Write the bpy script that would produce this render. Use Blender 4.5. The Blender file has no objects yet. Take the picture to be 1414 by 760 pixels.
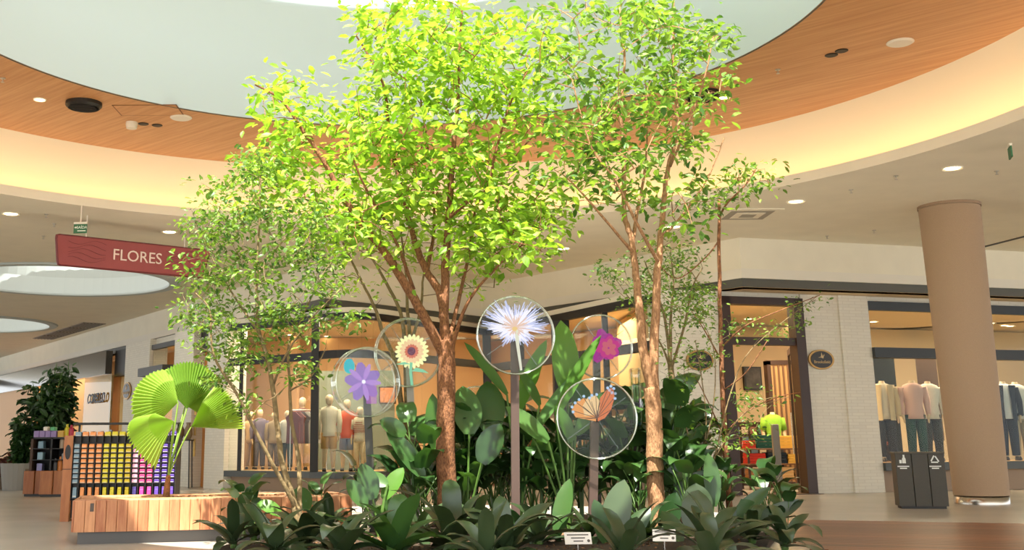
import bpy, bmesh, math, random
from mathutils import Vector, Matrix, Euler
R = math.radians
sc = bpy.context.scene
col = sc.collection
random.seed(11)

# ------------------------------------------------------------------ camera
FW, FH = 1414, 760
CF, CPX, CPY, CPIT, CROL, CH = 1547.2, 579.5, 266.4, .22092, -.00709, 1.2
cp, sp, cr, sr = math.cos(CPIT), math.sin(CPIT), math.cos(CROL), math.sin(CROL)
AXR = Vector((cr, -sp * sr, cp * sr)); AXU = Vector((-sr, -sp * cr, cp * cr)); AXF = Vector((0, cp, sp))
cam_d = bpy.data.cameras.new('camera'); cam = bpy.data.objects.new('camera', cam_d); col.objects.link(cam)
m = Matrix.Identity(4)
for i in range(3):
    m[i][0] = AXR[i]; m[i][1] = AXU[i]; m[i][2] = -AXF[i]
m[2][3] = CH
cam.matrix_world = m
cam_d.sensor_fit = 'HORIZONTAL'; cam_d.sensor_width = 36; cam_d.lens = CF / FW * 36
cam_d.shift_x = (FW / 2 - CPX) / FW; cam_d.shift_y = (CPY - FH / 2) / FW
cam_d.clip_end = 300
sc.camera = cam

def ray(x, y):
    return AXF + AXR * ((x - CPX) / CF) + AXU * ((CPY - y) / CF)
def pix(x, y, Y):
    r = ray(x, y); t = Y / r.y
    return Vector((r.x * t, Y, CH + r.z * t))
def gnd(x, y, z=0.0):
    r = ray(x, y); t = (z - CH) / r.z
    return Vector((r.x * t, r.y * t, z))
def on_line(x, a, b):          # plan point where the sight line of column x (eye level) meets Y = a + b X
    r = ray(x, 611); k = r.x / r.y
    Y = a / (1 - b * k)
    return Vector((k * Y, Y, 0))

# ------------------------------------------------------------------ world, sun, exposure
w = bpy.data.worlds.new('sky'); sc.world = w; w.use_nodes = True
bg = w.node_tree.nodes['Background']; bg.inputs[0].default_value = (.93, .97, 1.0, 1); bg.inputs[1].default_value = 3.1
sun_d = bpy.data.lights.new('sun', 'SUN'); sun_d.energy = 19.0; sun_d.angle = R(.6); sun_d.color = (1, .96, .86)
sun = bpy.data.objects.new('sun', sun_d); col.objects.link(sun)
SUNDIR = Vector((1.0, 4.0, -9.0)).normalized()
sun.rotation_euler = SUNDIR.to_track_quat('-Z', 'Y').to_euler(); sun.location = (0, 5, 30)
vs = sc.view_settings; vs.view_transform = 'Standard'; vs.look = 'None'; vs.gamma = 1; vs.use_curve_mapping = False
vs.exposure = -.08
cy = sc.cycles; cy.use_denoising = True; cy.max_bounces = 9; cy.diffuse_bounces = 5; cy.transparent_max_bounces = 24
cy.glossy_bounces = 3; cy.transmission_bounces = 6; cy.caustics_reflective = False; cy.caustics_refractive = False
cy.sample_clamp_indirect = 6.0

# ------------------------------------------------------------------ materials
def lin(h):
    h = h.lstrip('#'); o = []
    for i in (0, 2, 4):
        c = int(h[i:i + 2], 16) / 255
        o.append(c / 12.92 if c <= .04045 else ((c + .055) / 1.055) ** 2.4)
    return (*o, 1)
MATS = {}
def node(nt, t, **kw):
    n = nt.nodes.new(t)
    for k, v in kw.items(): setattr(n, k, v)
    return n
def mat(name, hexc, rough=.6, metal=0, var=0, scale=8, bump=0, spec=.5, stretch=None, hex2=None, emit=0):
    if name in MATS: return MATS[name]
    M = bpy.data.materials.new(name); M.use_nodes = True; nt = M.node_tree
    p = nt.nodes['Principled BSDF']; c = lin(hexc)
    p.inputs['Base Color'].default_value = c; p.inputs['Roughness'].default_value = rough
    p.inputs['Metallic'].default_value = metal; p.inputs['Specular IOR Level'].default_value = spec
    if var or bump or hex2:
        tc = node(nt, 'ShaderNodeTexCoord'); mp = node(nt, 'ShaderNodeMapping')
        nt.links.new(tc.outputs['Object'], mp.inputs[0])
        if stretch:
            mp.inputs['Scale'].default_value = stretch[:3]
            if len(stretch) > 3: mp.inputs['Rotation'].default_value = (0, 0, stretch[3])
        nz = node(nt, 'ShaderNodeTexNoise'); nz.inputs['Scale'].default_value = scale; nz.inputs['Detail'].default_value = 5
        nt.links.new(mp.outputs[0], nz.inputs['Vector'])
        rp = node(nt, 'ShaderNodeValToRGB')
        if hex2: a, b = c, lin(hex2)
        else:
            a = tuple(max(0, v * (1 - var)) for v in c[:3]) + (1,); b = tuple(min(1, v * (1 + var)) for v in c[:3]) + (1,)
        rp.color_ramp.elements[0].color = a; rp.color_ramp.elements[1].color = b
        rp.color_ramp.elements[0].position = .3; rp.color_ramp.elements[1].position = .7
        nt.links.new(nz.outputs['Fac'], rp.inputs[0]); nt.links.new(rp.outputs[0], p.inputs['Base Color'])
        if bump:
            b_ = node(nt, 'ShaderNodeBump'); b_.inputs['Strength'].default_value = bump; b_.inputs['Distance'].default_value = .02
            nt.links.new(nz.outputs['Fac'], b_.inputs['Height']); nt.links.new(b_.outputs[0], p.inputs['Normal'])
    if emit:
        p.inputs['Emission Color'].default_value = c; p.inputs['Emission Strength'].default_value = emit
    MATS[name] = M
    return M
def leafmat(name, hex1, hex2, trans=.4, rough=.45, hext=None):
    if name in MATS: return MATS[name]
    M = bpy.data.materials.new(name); M.use_nodes = True; nt = M.node_tree
    p = nt.nodes['Principled BSDF']; out = nt.nodes['Material Output']
    g = node(nt, 'ShaderNodeNewGeometry'); oi = node(nt, 'ShaderNodeObjectInfo')
    ad = node(nt, 'ShaderNodeMath', operation='ADD'); fr = node(nt, 'ShaderNodeMath', operation='FRACT')
    nt.links.new(g.outputs['Random Per Island'], ad.inputs[0]); nt.links.new(oi.outputs['Random'], ad.inputs[1]); nt.links.new(ad.outputs[0], fr.inputs[0])
    rp = node(nt, 'ShaderNodeValToRGB'); rp.color_ramp.elements[0].color = lin(hex1); rp.color_ramp.elements[1].color = lin(hex2)
    nt.links.new(fr.outputs[0], rp.inputs[0]); nt.links.new(rp.outputs[0], p.inputs['Base Color'])
    p.inputs['Roughness'].default_value = rough
    tr = node(nt, 'ShaderNodeBsdfTranslucent'); mx = node(nt, 'ShaderNodeMixShader'); mx.inputs[0].default_value = trans
    hs = node(nt, 'ShaderNodeMix', data_type='RGBA', blend_type='MULTIPLY'); hs.inputs[0].default_value = 1
    nt.links.new(rp.outputs[0], hs.inputs[6]); hs.inputs[7].default_value = (1.25, 1.2, .55, 1) if not hext else lin(hext)
    nt.links.new(hs.outputs[2], tr.inputs[0])
    nt.links.new(p.outputs[0], mx.inputs[1]); nt.links.new(tr.outputs[0], mx.inputs[2]); nt.links.new(mx.outputs[0], out.inputs[0])
    MATS[name] = M
    return M
def glassmat(name, hexc='#ffffff', base=.03, edge=.35, rough=.02):
    if name in MATS: return MATS[name]
    M = bpy.data.materials.new(name); M.use_nodes = True; nt = M.node_tree
    nt.nodes.remove(nt.nodes['Principled BSDF']); out = nt.nodes['Material Output']
    t = node(nt, 'ShaderNodeBsdfTransparent'); t.inputs[0].default_value = lin(hexc)
    g = node(nt, 'ShaderNodeBsdfGlossy'); g.inputs['Roughness'].default_value = rough
    lw = node(nt, 'ShaderNodeLayerWeight'); lw.inputs[0].default_value = .35
    mr = node(nt, 'ShaderNodeMapRange'); mr.inputs['To Min'].default_value = base; mr.inputs['To Max'].default_value = edge
    nt.links.new(lw.outputs['Facing'], mr.inputs['Value'])
    mx = node(nt, 'ShaderNodeMixShader'); nt.links.new(mr.outputs[0], mx.inputs[0])
    nt.links.new(t.outputs[0], mx.inputs[1]); nt.links.new(g.outputs[0], mx.inputs[2]); nt.links.new(mx.outputs[0], out.inputs[0])
    MATS[name] = M
    return M
def emitmat(name, hexc, s=1, alpha=1.0):
    if name in MATS: return MATS[name]
    M = bpy.data.materials.new(name); M.use_nodes = True; nt = M.node_tree
    nt.nodes.remove(nt.nodes['Principled BSDF']); out = nt.nodes['Material Output']
    e = node(nt, 'ShaderNodeEmission'); e.inputs[0].default_value = lin(hexc); e.inputs[1].default_value = s
    if alpha < 1:
        t = node(nt, 'ShaderNodeBsdfTransparent'); mx = node(nt, 'ShaderNodeMixShader'); mx.inputs[0].default_value = alpha
        nt.links.new(t.outputs[0], mx.inputs[1]); nt.links.new(e.outputs[0], mx.inputs[2]); nt.links.new(mx.outputs[0], out.inputs[0])
    else: nt.links.new(e.outputs[0], out.inputs[0])
    MATS[name] = M
    return M
def woodmat(name, h1, h2, rough=.45, axis=0, scale=3.0, stretch=14, rz=0, fine=.35):
    if name in MATS: return MATS[name]
    M = bpy.data.materials.new(name); M.use_nodes = True; nt = M.node_tree; p = nt.nodes['Principled BSDF']
    tc = node(nt, 'ShaderNodeTexCoord'); mr = node(nt, 'ShaderNodeMapping'); mp = node(nt, 'ShaderNodeMapping'); oi = node(nt, 'ShaderNodeObjectInfo')
    mr.inputs['Rotation'].default_value = (0, 0, -rz)
    s = [stretch] * 3; s[axis] = 1; mp.inputs['Scale'].default_value = s
    nt.links.new(tc.outputs['Object'], mr.inputs[0]); nt.links.new(mr.outputs[0], mp.inputs[0])
    cb = node(nt, 'ShaderNodeVectorMath', operation='ADD'); ml = node(nt, 'ShaderNodeVectorMath', operation='SCALE'); ml.inputs['Scale'].default_value = 37
    cx = node(nt, 'ShaderNodeCombineXYZ')
    for i in range(3): nt.links.new(oi.outputs['Random'], cx.inputs[i])
    nt.links.new(cx.outputs[0], ml.inputs[0]); nt.links.new(mp.outputs[0], cb.inputs[0]); nt.links.new(ml.outputs[0], cb.inputs[1])
    nz = node(nt, 'ShaderNodeTexNoise'); nz.inputs['Scale'].default_value = scale; nz.inputs['Detail'].default_value = 6; nz.inputs['Roughness'].default_value = .65
    nt.links.new(cb.outputs[0], nz.inputs['Vector'])
    mxv = node(nt, 'ShaderNodeMath', operation='MULTIPLY_ADD'); mxv.inputs[1].default_value = fine; nt.links.new(oi.outputs['Random'], mxv.inputs[0]); nt.links.new(nz.outputs['Fac'], mxv.inputs[2])
    rp = node(nt, 'ShaderNodeValToRGB'); rp.color_ramp.elements[0].color = lin(h1); rp.color_ramp.elements[1].color = lin(h2)
    rp.color_ramp.elements[0].position = .32; rp.color_ramp.elements[1].position = .72 + fine * .6
    nt.links.new(mxv.outputs[0], rp.inputs[0]); nt.links.new(rp.outputs[0], p.inputs['Base Color']); p.inputs['Roughness'].default_value = rough
    MATS[name] = M
    return M
def brickmat(name, hexc, hexm, sx=.24, sz=.075):
    if name in MATS: return MATS[name]
    M = bpy.data.materials.new(name); M.use_nodes = True; nt = M.node_tree; p = nt.nodes['Principled BSDF']
    tc = node(nt, 'ShaderNodeTexCoord'); sx_ = node(nt, 'ShaderNodeSeparateXYZ'); nt.links.new(tc.outputs['Object'], sx_.inputs[0])
    a = node(nt, 'ShaderNodeMath', operation='SUBTRACT'); nt.links.new(sx_.outputs[0], a.inputs[0]); nt.links.new(sx_.outputs[1], a.inputs[1])
    cb = node(nt, 'ShaderNodeCombineXYZ'); nt.links.new(a.outputs[0], cb.inputs[0]); nt.links.new(sx_.outputs[2], cb.inputs[1])
    bt = node(nt, 'ShaderNodeTexBrick'); bt.inputs['Scale'].default_value = 1
    bt.inputs['Brick Width'].default_value = sx; bt.inputs['Row Height'].default_value = sz; bt.inputs['Mortar Size'].default_value = .007
    c = lin(hexc); bt.inputs['Color1'].default_value = c; bt.inputs['Color2'].default_value = tuple(v * .93 for v in c[:3]) + (1,); bt.inputs['Mortar'].default_value = lin(hexm)
    nt.links.new(cb.outputs[0], bt.inputs['Vector']); nt.links.new(bt.outputs['Color'], p.inputs['Base Color'])
    b_ = node(nt, 'ShaderNodeBump'); b_.inputs['Strength'].default_value = .35; b_.inputs['Distance'].default_value = .01; b_.invert = True
    nt.links.new(bt.outputs['Fac'], b_.inputs['Height']); nt.links.new(b_.outputs[0], p.inputs['Normal']); p.inputs['Roughness'].default_value = .7
    MATS[name] = M
    return M

WHITE = mat('white plaster', '#efe8d4', .8, var=.03, scale=1.5)
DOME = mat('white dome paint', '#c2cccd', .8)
GREYBAND = mat('grey metal band', '#5b5a52', .55)
BLACKM = mat('black metal', '#1d1a18', .5)
DARKB = mat('dark brown frame', '#3a2318', .45)
FLOORM = mat('stone floor', '#b2aa9e', .26, var=.06, scale=.8)
BRICKW = brickmat('white painted brick', '#ebe5d6', '#ddd6c6')
GLASS = glassmat('shop glass', '#f8faf6', .004, .05)
ACRYL = glassmat('clear acrylic', '#fbfdf8', .01, .4)
WOODC = woodmat('ceiling wood veneer', '#bb7f4e', '#d8a270', .45, 0, .55, 22, R(137.3), 0)
WOODB = woodmat('bench wood', '#9a5433', '#d59a6c', .5, 2, 2.2, 9)
WOODK = woodmat('kiosk wood', '#8a4d29', '#b27344', .5, 2, 2.0, 8)
DECKM = woodmat('deck wood', '#462414', '#8a5232', .34, 0, .7, 12); DECKM.node_tree.nodes['Principled BSDF'].inputs['Specular IOR Level'].default_value = .22
CREAM = mat('warm cream wall', '#e2c08e', .8)
BEIGEC = mat('beige column', '#ab9074', .75, var=.05, scale=60, bump=.15)
SOIL = mat('soil', '#3a2a1c', .95, var=.4, scale=30, bump=.8)
STEEL = mat('brushed steel', '#b9b2a8', .25, metal=1)
WARML = emitmat('warm lamp', '#ffe2b0', 14)
BARK1 = mat('brown bark', '#5c3822', .9, hex2='#a06c46', scale=55, bump=1.0, stretch=(1, 1, .45))
BARK2 = mat('tan bark', '#805a3c', .9, hex2='#b98d64', scale=50, bump=.9, stretch=(1, 1, .4))
BARK3 = mat('olive grey bark', '#7d6a48', .9, var=.3, scale=30, bump=.5)

# ------------------------------------------------------------------ mesh builder
class MB:
    def __init__(s): s.v = []; s.f = []; s.mi = []
    def add(s, vs, fs, mi=0):
        b = len(s.v); s.v += [Vector(p) for p in vs]
        for f in fs: s.f.append(tuple(b + i for i in f)); s.mi.append(mi)
        return s
    def hexa(s, a, mi=0):     # 8 corners: bottom ring, top ring
        return s.add(a, [(3, 2, 1, 0), (4, 5, 6, 7), (0, 1, 5, 4), (1, 2, 6, 5), (2, 3, 7, 6), (3, 0, 4, 7)], mi)
    def box(s, x0, x1, y0, y1, z0, z1, mi=0):
        return s.hexa([(x0, y0, z0), (x1, y0, z0), (x1, y1, z0), (x0, y1, z0), (x0, y0, z1), (x1, y0, z1), (x1, y1, z1), (x0, y1, z1)], mi)
    def cbox(s, x0, x1, y0, y1, z0, z1, c, mi=0):   # box with chamfered vertical and top edges
        p = [(x0 + c, y0), (x1 - c, y0), (x1, y0 + c), (x1, y1 - c), (x1 - c, y1), (x0 + c, y1), (x0, y1 - c), (x0, y0 + c)]
        q = [(x0 + 2 * c, y0 + c), (x1 - 2 * c, y0 + c), (x1 - c, y0 + 2 * c), (x1 - c, y1 - 2 * c), (x1 - 2 * c, y1 - c), (x0 + 2 * c, y1 - c), (x0 + c, y1 - 2 * c), (x0 + c, y0 + 2 * c)]
        return s.loft([[(a, b, z0) for a, b in p], [(a, b, z1 - c) for a, b in p], [(a, b, z1) for a, b in q]], mi=mi)
    def loft(s, rings, cap=True, mi=0, close=True):
        b = len(s.v); n = len(rings[0])
        for r in rings: s.v += [Vector(p) for p in r]
        for k in range(len(rings) - 1):
            for i in range(n if close else n - 1):
                j = (i + 1) % n
                s.f.append((b + k * n + i, b + k * n + j, b + (k + 1) * n + j, b + (k + 1) * n + i)); s.mi.append(mi)
        if cap and close:
            s.f.append(tuple(b + i for i in reversed(range(n)))); s.mi.append(mi)
            s.f.append(tuple(b + (len(rings) - 1) * n + i for i in range(n))); s.mi.append(mi)
        return s
    def tube(s, pts, rad, n=8, mi=0, cap=True):
        pts = [Vector(p) for p in pts]; rad = rad if isinstance(rad, (list, tuple)) else [rad] * len(pts)
        rings = []; up = None
        for i, p in enumerate(pts):
            d = (pts[min(i + 1, len(pts) - 1)] - pts[max(i - 1, 0)])
            d = d.normalized() if d.length > 1e-9 else Vector((0, 0, 1))
            if up is None:
                up = d.orthogonal().normalized()
            else:
                up = (up - d * up.dot(d))
                up = up.normalized() if up.length > 1e-6 else d.orthogonal().normalized()
            e = d.cross(up)
            rings.append([p + (up * math.cos(2 * math.pi * k / n) + e * math.sin(2 * math.pi * k / n)) * rad[i] for k in range(n)])
        return s.loft(rings, cap, mi)
    def lathe(s, prof, n=24, c=(0, 0, 0), mi=0, cap=True, axis='z'):
        rings = []
        for r, z in prof:
            ring = []
            for k in range(n):
                a = 2 * math.pi * k / n; x, y = r * math.cos(a), r * math.sin(a)
                if axis == 'z': ring.append((c[0] + x, c[1] + y, c[2] + z))
                elif axis == 'y': ring.append((c[0] + x, c[1] + z, c[2] + y))
                else: ring.append((c[0] + z, c[1] + x, c[2] + y))
            rings.append(ring)
        return s.loft(rings, cap, mi)
    def ell(s, c, r, n=10, m_=6, mi=0):
        rings = []
        for j in range(m_ + 1):
            t = math.pi * (j + .02) / (m_ + .04) - math.pi / 2
            rings.append([(c[0] + r[0] * math.cos(t) * math.cos(2 * math.pi * k / n), c[1] + r[1] * math.cos(t) * math.sin(2 * math.pi * k / n), c[2] + r[2] * math.sin(t)) for k in range(n)])
        return s.loft(rings, True, mi)
    def xf(s, M): s.v = [M @ v for v in s.v]; return s
    def mesh(s, name, mats, off=None, smooth=False):
        me = bpy.data.meshes.new(name); o = off or Vector((0, 0, 0))
        me.from_pydata([v - o for v in s.v], [], s.f)
        for m_ in (mats if isinstance(mats, (list, tuple)) else [mats]): me.materials.append(m_)
        if any(s.mi): me.polygons.foreach_set('material_index', s.mi)
        if smooth: me.polygons.foreach_set('use_smooth', [True] * len(s.f))
        me.update()
        return me
    def build(s, name, mats, parent=None, world=False, smooth=False, loc=None):
        off = None
        if loc is not None: off = Vector(loc)
        elif parent is not None and world: off = wloc(parent)
        me = s.mesh(name, mats, off, smooth)
        o = bpy.data.objects.new(name, me); col.objects.link(o)
        if loc is not None: o.location = loc
        if parent is not None: o.parent = parent
        return o
def wloc(o):
    p = Vector((0, 0, 0))
    while o is not None: p += o.location; o = o.parent
    return p
def tag(o, label=None, cat=None, group=None, kind=None):
    if label: o['label'] = label
    if cat: o['category'] = cat
    if group: o['group'] = group
    if kind: o['kind'] = kind
    return o
def thing(name, label, cat, loc=(0, 0, 0), rz=0, group=None):
    o = bpy.data.objects.new(name, None); col.objects.link(o); o.location = loc; o.rotation_euler = (0, 0, rz)
    o.empty_display_size = .1
    return tag(o, label, cat, group)
def struct(o): o['kind'] = 'structure'; return o
def inst(name, me, parent=None, M=None, loc=None, rot=None):
    o = bpy.data.objects.new(name, me); col.objects.link(o)
    if parent is not None: o.parent = parent
    if M is not None: o.matrix_basis = M
    if loc is not None: o.location = loc
    if rot is not None: o.rotation_euler = rot
    return o
def copy_tree(o, parent=None):
    c = o.copy(); col.objects.link(c); c.parent = parent
    for ch in list(o.children): copy_tree(ch, c)
    return c
def textmesh(s, size, mname, ext=.004, shear=0, bold=0):
    cu = bpy.data.curves.new('t', 'FONT'); cu.body = s; cu.size = size; cu.extrude = ext; cu.align_x = 'CENTER'; cu.align_y = 'CENTER'; cu.shear = shear; cu.offset = bold; cu.resolution_u = 3
    o = bpy.data.objects.new('t', cu); col.objects.link(o)
    dg = bpy.context.evaluated_depsgraph_get(); me = bpy.data.meshes.new_from_object(o.evaluated_get(dg)); me.materials.clear(); me.materials.append(mname)
    bpy.data.objects.remove(o)
    return me
def off_poly(p, d):
    out = []
    for i, q in enumerate(p):
        ns = []
        for a, b in ((i - 1, i), (i, i + 1)):
            if a >= 0 and b < len(p):
                t = Vector((p[b][0] - p[a][0], p[b][1] - p[a][1])).normalized(); ns.append(Vector((-t.y, t.x)))
        if len(ns) == 2:
            nn = (ns[0] + ns[1]).normalized(); k = d / max(.3, nn.dot(ns[0]))
        else: nn = ns[0]; k = d
        out.append((q[0] + nn.x * k, q[1] + nn.y * k))
    return out
def wallpoly(mb, p, z0, z1, d0, d1, mi=0):
    a = off_poly(p, d0); b = off_poly(p, d1)
    for i in range(len(p) - 1):
        mb.hexa([(*a[i], z0), (*a[i + 1], z0), (*b[i + 1], z0), (*b[i], z0), (*a[i], z1), (*a[i + 1], z1), (*b[i + 1], z1), (*b[i], z1)], mi)
    return mb
def smoothpath(pts, n=6):
    pts = [Vector(p) for p in pts]; out = []
    for i in range(len(pts) - 1):
        p0 = pts[max(i - 1, 0)]; p1 = pts[i]; p2 = pts[i + 1]; p3 = pts[min(i + 2, len(pts) - 1)]
        for k in range(n):
            t = k / n
            out.append(.5 * ((2 * p1) + (p2 - p0) * t + (2 * p0 - 5 * p1 + 4 * p2 - p3) * t * t + (3 * p1 - p0 - 3 * p2 + p3) * t ** 3))
    out.append(pts[-1])
    return out

# ------------------------------------------------------------------ the shell: floor, ceilings, ring, skylight
H1, H2, H3, HD = 5.905, 7.071, 6.095, 9.04
CX, CY, R1, R2, R3, RD = -.62, 14.156, 6.139, 9.509, 9.883, 5.25
NS = 128
struct(MB().box(-45, 45, -12, 75, -.12, 0).build('floor', FLOORM))
def circ(cx, cy, r, z, n=NS): return [(cx + r * math.cos(2 * math.pi * k / n), cy + r * math.sin(2 * math.pi * k / n), z) for k in range(n)]
SKY = [(-10.35, 32.2, 3.0), (-17.6, 43.6, 3.0)]
def holed(outer, holes, z):
    bm = bmesh.new(); es = []
    for loop in [outer] + holes:
        vsx = [bm.verts.new((p[0], p[1], z)) for p in loop]
        es += [bm.edges.new((vsx[i], vsx[(i + 1) % len(vsx)])) for i in range(len(vsx))]
    bmesh.ops.triangle_fill(bm, use_beauty=True, edges=es)
    bmesh.ops.recalc_face_normals(bm, faces=bm.faces)
    return bm
bm = holed([(-45, 3.6), (45, 3.6), (45, 75), (-45, 75)], [circ(CX, CY, R3, 0)] + [circ(x, y, r, 0, 64) for x, y, r in SKY], H1)  # stops short toward the camera, left open there for extra daylight
me = bpy.data.meshes.new('ceiling'); bm.to_mesh(me); bm.free(); me.materials.append(WHITE)
ceil = bpy.data.objects.new('ceiling', me); col.objects.link(ceil); struct(ceil)
def rev(prof, n=NS, c=(CX, CY, 0), mi=0, mb=None):
    return (mb or MB()).lathe(prof, n, c, mi, cap=False)
rev([(R3 + .05, H1), (R3, H1 + .001), (R3, H3), (R3 + .06, H3), (R3 + .06, H3 - .09), (R3 + .75, H3 - .09)]).build('trim_1', WHITE, ceil, smooth=False)
rev([(R3 + .75, H3 - .09), (R3 + .68, H3 + .1), (R3 + .5, H3 + .35), (R3 + .22, H3 + .62), (R3 - .1, H2 - .12), (R2, H2)]).build('cove_wall', mat('cove plaster', '#efe3cf', .85), ceil, smooth=True)
rev([(R3 + .36, H3 - .085), (R3 + .30, H3 - .04), (R3 + .42, H3 - .04)]).build('cove_light_strip', emitmat('cove led', '#ffcf98', 7.5), ceil)
bm = holed(circ(CX, CY, R2 + .02, 0), [circ(CX, CY, R1, 0)], H2)
me = bpy.data.meshes.new('wood_soffit'); bm.to_mesh(me); bm.free(); me.materials.append(WOODC)
soffit = bpy.data.objects.new('ceiling_wood_soffit', me); col.objects.link(soffit); struct(soffit)
rev([(R1, H2 - .012), (R1 + .03, H2 - .012), (R1 + .03, H2 + .03)]).build('edge_bead', GREYBAND, soffit)
drum = rev([(R1, H2), (R1 - .12, H2 + .25), (R1 - .42, H2 + .95), (RD + .05, HD - .05), (RD, HD), (RD, HD + .25), (RD + .3, HD + .25)]).build('ceiling_dome', DOME, smooth=True); struct(drum)
# roof slab with skylight holes, cut short at the camera end to admit daylight
bm = holed([(-46, 3.4), (46, 3.4), (46, 76), (-46, 76)], [circ(CX, CY, RD + .25, 0, 64)] + [circ(x, y, r + .05, 0, 64) for x, y, r in SKY], HD + .25)
me = bpy.data.meshes.new('roof'); bm.to_mesh(me); bm.free(); me.materials.append(mat('roof slab', '#b5b0a8', .9))
roof = bpy.data.objects.new('ceiling_roof_slab', me); col.objects.link(roof); struct(roof)
# main skylight: ribs and panes
sky = struct(thing('window_1', None, None, (CX, CY, HD + .2)))
for k in range(12):
    a = 2 * math.pi * k / 12
    d = Vector((math.cos(a), math.sin(a), 0)); n_ = Vector((-d.y, d.x, 0)) * .03
    A0 = d * .5; A1 = d * (RD + .1)
    MB().hexa([A0 - n_, A1 - n_, A1 + n_, A0 + n_] + [q + Vector((0, 0, .1)) for q in (A0 - n_, A1 - n_, A1 + n_, A0 + n_)]).build('rib', mat('white rib', '#eeeeea', .6), sky)
    ring = [d * .45] + [Vector((math.cos(a + t * math.pi / 6 / 4), math.sin(a + t * math.pi / 6 / 4), 0)) * (RD + .1) for t in range(5)] + [Vector((math.cos(a + math.pi / 6), math.sin(a + math.pi / 6), 0)) * .45]
    MB().loft([[(p.x, p.y, .11) for p in ring], [(p.x, p.y, .13) for p in ring]]).build('pane', glassmat('roof glass', '#ffffff', .02, .1), sky)
# corridor round skylights: drums capped by added glowing panels imitating lit domes
for i, (x, y, r) in enumerate(SKY):
    o = rev([(r + .35, H1 - .002), (r + .3, H1 - .05), (r + .02, H1 - .05), (r, H1), (r, H1 + .5), (r - .1, H1 + 1.1), (r - .1, HD + .25)], 64, (x, y, 0)).build('window_%d' % (i + 2), DOME, smooth=False); struct(o)
    MB().lathe([(.001, H1 + 1.15), (r * .6, H1 + 1.1), (r - .1, H1 + .9)], 48, (x, y, 0), cap=False).build('glow_panel', emitmat('skylight cap glow', '#fbf3e2', 2.0), o)

# ------------------------------------------------------------------ bulkhead over the shopfronts
A = (-2.51, 29.07); B = (1.85, 33.66); C = (7.50, 25.95)
Lf = (-24.5, 63.6); Rf = (24.0, 30.8)
BP = [Lf, A, B, C, Rf]
struct(wallpoly(MB(), BP, 5.16, H1 + .02, .06, .35).build('wall_bulkhead', WHITE))
wb = struct(wallpoly(MB(), BP, 4.94, 5.162, 0, .35).build('trim_2', mat('lip plaster', '#ece6d8', .8)))
struct(wallpoly(MB(), BP, 4.73, 4.942, .05, .35).build('trim_3', GREYBAND))
# ------------------------------------------------------------------ shopfront plan
LA, LB = 23.79, -1.572
RA, RB = 24.51, .2995
def LP(px, d=0):
    p = on_line(px, LA, LB); t = Vector((1, LB, 0)).normalized(); n_ = Vector((-t.y, t.x, 0)); return p + n_ * d
def RP(px, d=0):
    p = on_line(px, RA, RB); t = Vector((1, RB, 0)).normalized(); n_ = Vector((-t.y, t.x, 0)); return p + n_ * d
Ax = Vector((-1.95, 28.65, 0)); Bx = Vector((2.0, 34.2, 0)); D0 = RP(915)
TL = Vector((1, LB, 0)).normalized(); NL = Vector((-TL.y, TL.x, 0))        # along / into the left shops (away from the mall)
TR = Vector((1, RB, 0)).normalized(); NR = Vector((-TR.y, TR.x, 0))
def slab(mb, p, q, z0, z1, d0, d1, mi=0):
    t = (q - p).normalized(); n_ = Vector((-t.y, t.x, 0))
    a, b, c, d = p + n_ * d0, q + n_ * d0, q + n_ * d1, p + n_ * d1
    return mb.hexa([(a.x, a.y, z0), (b.x, b.y, z0), (c.x, c.y, z0), (d.x, d.y, z0), (a.x, a.y, z1), (b.x, b.y, z1), (c.x, c.y, z1), (d.x, d.y, z1)], mi)
SHOPH = 4.68
# one soffit over all shops, back walls, partitions
e = [Vector((*p, 0)) for p in off_poly(BP, .1)]
back = [(-32.5, 62), (-12.0, 38.5), (-5.2, 39.5), (2.6, 42.5), (9.0, 35.5), (24, 40)]
pts = [(v.x, v.y) for v in e] + back[::-1]
bm = bmesh.new(); vsx = [bm.verts.new((p[0], p[1], SHOPH + .05)) for p in [(-24.4, 63.6), A, B, C, Rf, (24, 48), (-34, 66)]]
bm.faces.new(vsx); bm.normal_update(); bmesh.ops.triangulate(bm, faces=bm.faces)
me = bpy.data.meshes.new('shop_ceiling'); bm.to_mesh(me); bm.free(); me.materials.append(mat('shop ceiling paint', '#e6cfa8', .85))
struct(inst('ceiling_shops', me))
def wall(name, p, q, z0, z1, th, m_):
    return struct(slab(MB(), Vector((*p, 0)), Vector((*q, 0)), z0, z1, 0, th).build(name, m_))
CREAM2 = mat('tan shop wall', '#d6ae80', .8); BEIGE2 = mat('beige shop wall', '#cdb38a', .8)
wall('wall_shop_corello', (-24, 64.5), (-11.2, 44.6), 0, SHOPH, .1, mat('peach wall', '#f0c48c', .8))
wall('wall_shop_side', (-11.2, 44.6), (-8.2, 41.5), 0, SHOPH, .1, mat('peach wall', '#f0c48c', .8))
wall('wall_shop_back', (-8.5, 41.6), (-4.0, 36.6), 0, SHOPH, .1, CREAM2)
wall('wall_shop_corner', (-4.2, 37.2), (2.4, 38.6), 0, SHOPH, .1, CREAM2)
wall('wall_shop_middle', (2.3, 39.5), (8.6, 31.8), 0, SHOPH, .1, CREAM2)
wall('wall_shop_right', (6.05, 33.44), (24.0, 38.5), 0, SHOPH, .1, BEIGE2)
wall('wall_partition', (5.95, 26.6), (5.95, 33.4), 0, SHOPH, .12, CREAM)

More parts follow.
